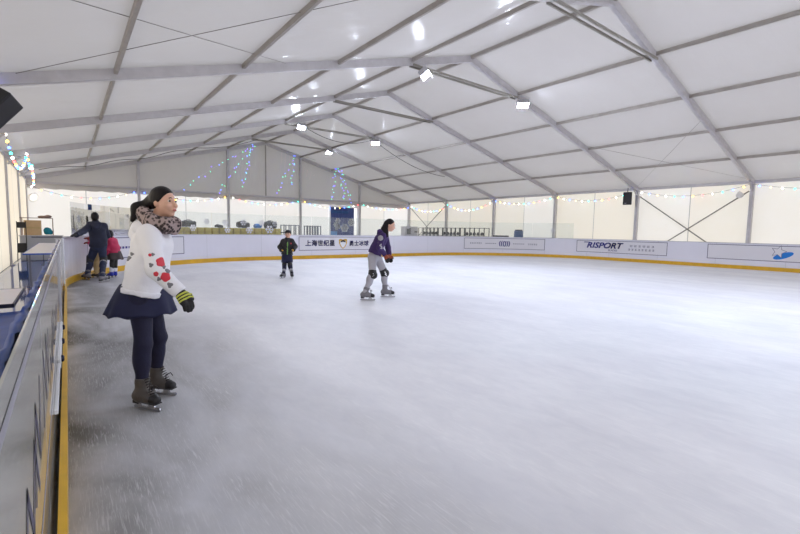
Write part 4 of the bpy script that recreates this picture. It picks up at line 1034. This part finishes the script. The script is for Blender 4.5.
for k in 'RL': sh_.cap(J['hip'+k], J['knee'+k], .095, .085, .03, cut=[(np.array(J['knee'+k])+UP*.1, U(np.array(J['knee'+k])-J['hip'+k]))])
sh_.cap(J['pel'], np.array(J['pel'])-UP*.05, .12, .12, .03, B_.lat, 1.2); sh_.build('shorts', M_skirt, B_.root, .011)
for k in 'RL':
    n = B_.J['knee'+k]; a_ = B_.J['ank'+k]; t_ = U(n-a_)
    SDF(.002, 3).cap(n+UP*.04, n-t_*.06, .072, .062, .02).ell(n-HF*.045, (.04, .04, .055), k=.03).build('knee_pad', M_black, B_.root, .01)
    SDF().cap(a_+t_*.1, a_+t_*.145, .053, .055, .01, cut=[(a_+t_*.15, t_)]).build('sock', M_greyp, B_.root, .009)
    skate(B_, k, M_bootlg, M_sole, sB, .009)
G = gloves(B_, M_glove, .5, .008)
for g, k in zip(G, 'RL'): g.patch('yellow_cuff', M_kick, g.obj, SDF().ell(B_.J['wr'+k]+U(B_.J['hd'+k])*.03, (.028, .05, .05)), .008, .004)

# --- man in navy holding the barrier
D = 11.1; sM = 1.0
hb = bp(SA+.5, 1.14, -.03)
J = dict(head=at(95, 217, D-.2), hf=HF*.9-HR*.4, hu=UP, neck=at(95.6, 222.8, D-.2), chest=at(97, 230, D-.2), waist=at(98.6, 239, D-.12), pel=at(98.6, 246, D-.05),
         shL=at(90.3, 225.3, D-.3), shR=at(103.4, 226, D-.1), elR=at(107.5, 235.5, D+.12), wrR=at(103, 241, D+.3), hdR=HF-HR*.3, palR=-HR,
         hipL=at(94.8, 248, D), hipR=at(101.8, 248, D), kneeL=at(90.5, 260.3, D+.05), kneeR=at(103.6, 261, D+.06))
sh_p = np.array(J['shL']); wr = hb+UP*.02; dd = U(sh_p-hb); 
L_ = min(np.linalg.norm(sh_p-wr)-.1, .64); wr = sh_p-dd*L_; J['wrL'] = wr; wr[2] = 1.165; J['elL'] = (sh_p+wr)/2-UP*.03; J['hdL'] = hb-wr; J['palL'] = -UP
legs_from_skates(J, sM, on_plane(86.5, 280, 2, 0), -HR*.9+HF*.35, on_plane(104.3, 282.2, 2, 0), HF+HR*.15)
J['ankR'], J['ankL'] = J['ankL'], J['ankR']; J['fdR'], J['fdL'] = J['fdL'], J['fdR']
MN = person('man in navy hooded jacket seen from behind holding the left barrier', J, sM, 1., .011, curl=.3)
MN.hair.ell(MN.hc-MN.hf*.03-MN.hu*.01, (.082, .085, .1), MN.A, .02); MN.hair.build('hair', M_hair, MN.root, .01)
JK = upper(MN, 'jacket', M_jnavy, .045, .028, at(98.6, 244.5, D), .005, .011, collar=.01, seed=41)
SDF(.005, 6).cap(at(92, 224, D-.34), at(99.5, 224, D-.26), .055, .055, .03).ell(at(96, 227, D-.32), (.1, .08, .09), k=.05).build('hood', M_jnavy, MN.root, .011)
lower(MN, 'jeans', M_jean, .02, .004, .011, seed=8)
for k in 'RL':
    n = MN.J['knee'+k]; a_ = MN.J['ank'+k]; t_ = U(n-a_)
    kp = SDF(.002, 3).cap(n+UP*.08, n-t_*.09, .088, .08, .02); kp.obj = kp.build('knee_pad', M_black, MN.root, .011)
    kp.patch('white_band', M_greyp, kp.obj, SDF().boxr(n-t_*.1, (.012, .15, .15), (t_, U(np.cross(t_, HR)), U(np.cross(t_, np.cross(t_, HR)))), .004), .008, .005)
    skate(MN, k, M_bootlg, M_sole, sM, .01)

gloves(MN, M_glove, .3, .009)
# --- child in pink jacket and dark skirt
D = 11.75; sC = .74
J = dict(head=at(109.4, 234.2, D), hf=-HR*.75+HF*.6-UP*.2, hu=UP*.97-HR*.15, neck=at(110.6, 238.2, D), chest=at(112.6, 242.8, D), waist=at(114.2, 248, D), pel=at(114.2, 253.5, D),
         shR=at(114.2, 240.6, D+.12), shL=at(110.4, 240.8, D-.12), elR=at(111, 246.5, D+.2), wrR=at(109.5, 251, D+.24), elL=at(109.2, 247, D-.12), wrL=at(108, 251, D-.16), hdR=-HR*.4-UP, hdL=-HR*.4-UP, palR=-HF, palL=HF,
         hipR=at(115.6, 255.5, D+.06), hipL=at(112.4, 255.5, D-.06), kneeR=at(115.4, 263.5, D+.06), kneeL=at(111.8, 263.5, D-.04))
legs_from_skates(J, sC, on_plane(115.3, 277, 2, 0), -HR*.5+HF*.6, on_plane(110.3, 277.5, 2, 0), -HR*.8+HF*.3)
C_ = person('child in a pink jacket and dark skirt with blue skates behind the man', J, sC, .95, .011)
C_.hair.ell(C_.hc-C_.hf*.03, (.085, .085, .1), C_.A, .02); C_.hair.cap(C_.hc-C_.hf*.09-C_.hu*.01, C_.hc-C_.hf*.12-C_.hu*.1, .04, .02, .03); C_.hair.build('hair', M_hair, C_.root, .01)
upper(C_, 'jacket', M_pink, .05, .03, at(114.2, 253.5, D), .005, .011, collar=.015, seed=51)
loft_skirt(C_, 'skirt', M_brown, at(114.2, 251, D), at(114.3, 259.3, D), (.15, .14), (.215, .2), 7, .05)
lower(C_, 'leggings', M_black, .006, .0015, .011, seed=9)
for k in 'RL':
    a_ = C_.J['ank'+k]; t_ = U(C_.J['knee'+k]-a_)
    SDF(.002, 1).cap(a_+t_*.06, a_+t_*.17, .05, .052, .01, cut=[(a_+t_*.18, t_)]).build('sock', M_hood, C_.root, .01); skate(C_, k, M_bootb, None, sC, .009)
gloves(C_, M_pink, .4, .009)

# --- second child, half hidden behind the man
D = 11.6; sC = .76
hb = at(84, 237, D)
J = dict(head=at(96.5, 232.5, D), hf=-HR*.8-HF*.2, hu=UP*.98-HR*.1, neck=at(97.5, 236.8, D), chest=at(98, 241, D), waist=at(98, 247, D), pel=at(98, 252, D),
         shR=at(96.6, 239.2, D+.11), shL=at(97.6, 239.4, D-.12), elL=at(92.5, 243.5, D-.28), wrL=at(88.8, 242.8, D-.3), elR=at(93, 241.5, D-.06), wrR=at(89, 238.5, D-.2), hdL=-HR, hdR=-HR+UP*.2, palL=-UP, palR=-UP,
         hipR=at(99, 254, D+.06), hipL=at(97.4, 254, D-.06), kneeR=at(99.3, 262, D+.06), kneeL=at(95.4, 262, D-.04))
legs_from_skates(J, sC, on_plane(99.8, 277.6, 2, 0), -HR*.7+HF*.4, on_plane(95, 278.2, 2, 0), -HR*.9-HF*.1)
C2 = person('child in pink sleeves and tan trousers half hidden behind the man', J, sC, .95, .011)
C2.hair.ell(C2.hc-C2.hf*.03, (.085, .085, .1), C2.A, .02); C2.hair.build('hair', M_hair, C2.root, .01)
upper(C2, 'jacket', M_pink, .045, .028, at(98, 252, D), .005, .011, collar=.015, seed=61)
lower(C2, 'trousers', M_tan, .02, .003, .011, seed=10)
for k in 'RL': skate(C2, k, M_bootk, None, sC, .009)
gloves(C2, mat('rust_glove', (140, 62, 48), .7), .4, .009)
# ---------------------------------------------------------------- light
wd = bpy.data.worlds.new('sky'); scene.world = wd; wd.use_nodes = True
nt = wd.node_tree; bg = nt.nodes['Background']
tc = nt.nodes.new('ShaderNodeTexCoord'); sp = nt.nodes.new('ShaderNodeSeparateXYZ'); nt.links.new(tc.outputs['Generated'], sp.inputs[0])
rm = nt.nodes.new('ShaderNodeValToRGB'); nt.links.new(sp.outputs[2], rm.inputs[0])
rm.color_ramp.elements[0].position = .0; rm.color_ramp.elements[0].color = (.62, .60, .58, 1)
rm.color_ramp.elements[1].position = .06; rm.color_ramp.elements[1].color = (.93, .96, 1.0, 1)
nt.links.new(rm.outputs[0], bg.inputs[0]); bg.inputs[1].default_value = 1.55
sun = bpy.data.objects.new('sun', bpy.data.lights.new('sun', 'SUN')); COL.objects.link(sun)
sun.data.energy = .8; sun.data.angle = .1; sun.data.color = (1, .93, .82)
sun.rotation_euler = Vector((-.85, .1, -.5)).to_track_quat('-Z', 'Y').to_euler()

vs = scene.view_settings
vs.view_transform = 'Standard'; vs.look = 'None'; vs.gamma = 1; vs.use_curve_mapping = False; vs.exposure = .22
scene.cycles.max_bounces = 12; scene.cycles.diffuse_bounces = 8; scene.cycles.transparent_max_bounces = 12
scene.cycles.sample_clamp_indirect = 6; scene.cycles.caustics_reflective = False; scene.cycles.caustics_refractive = False
scene.cycles.use_denoising = True
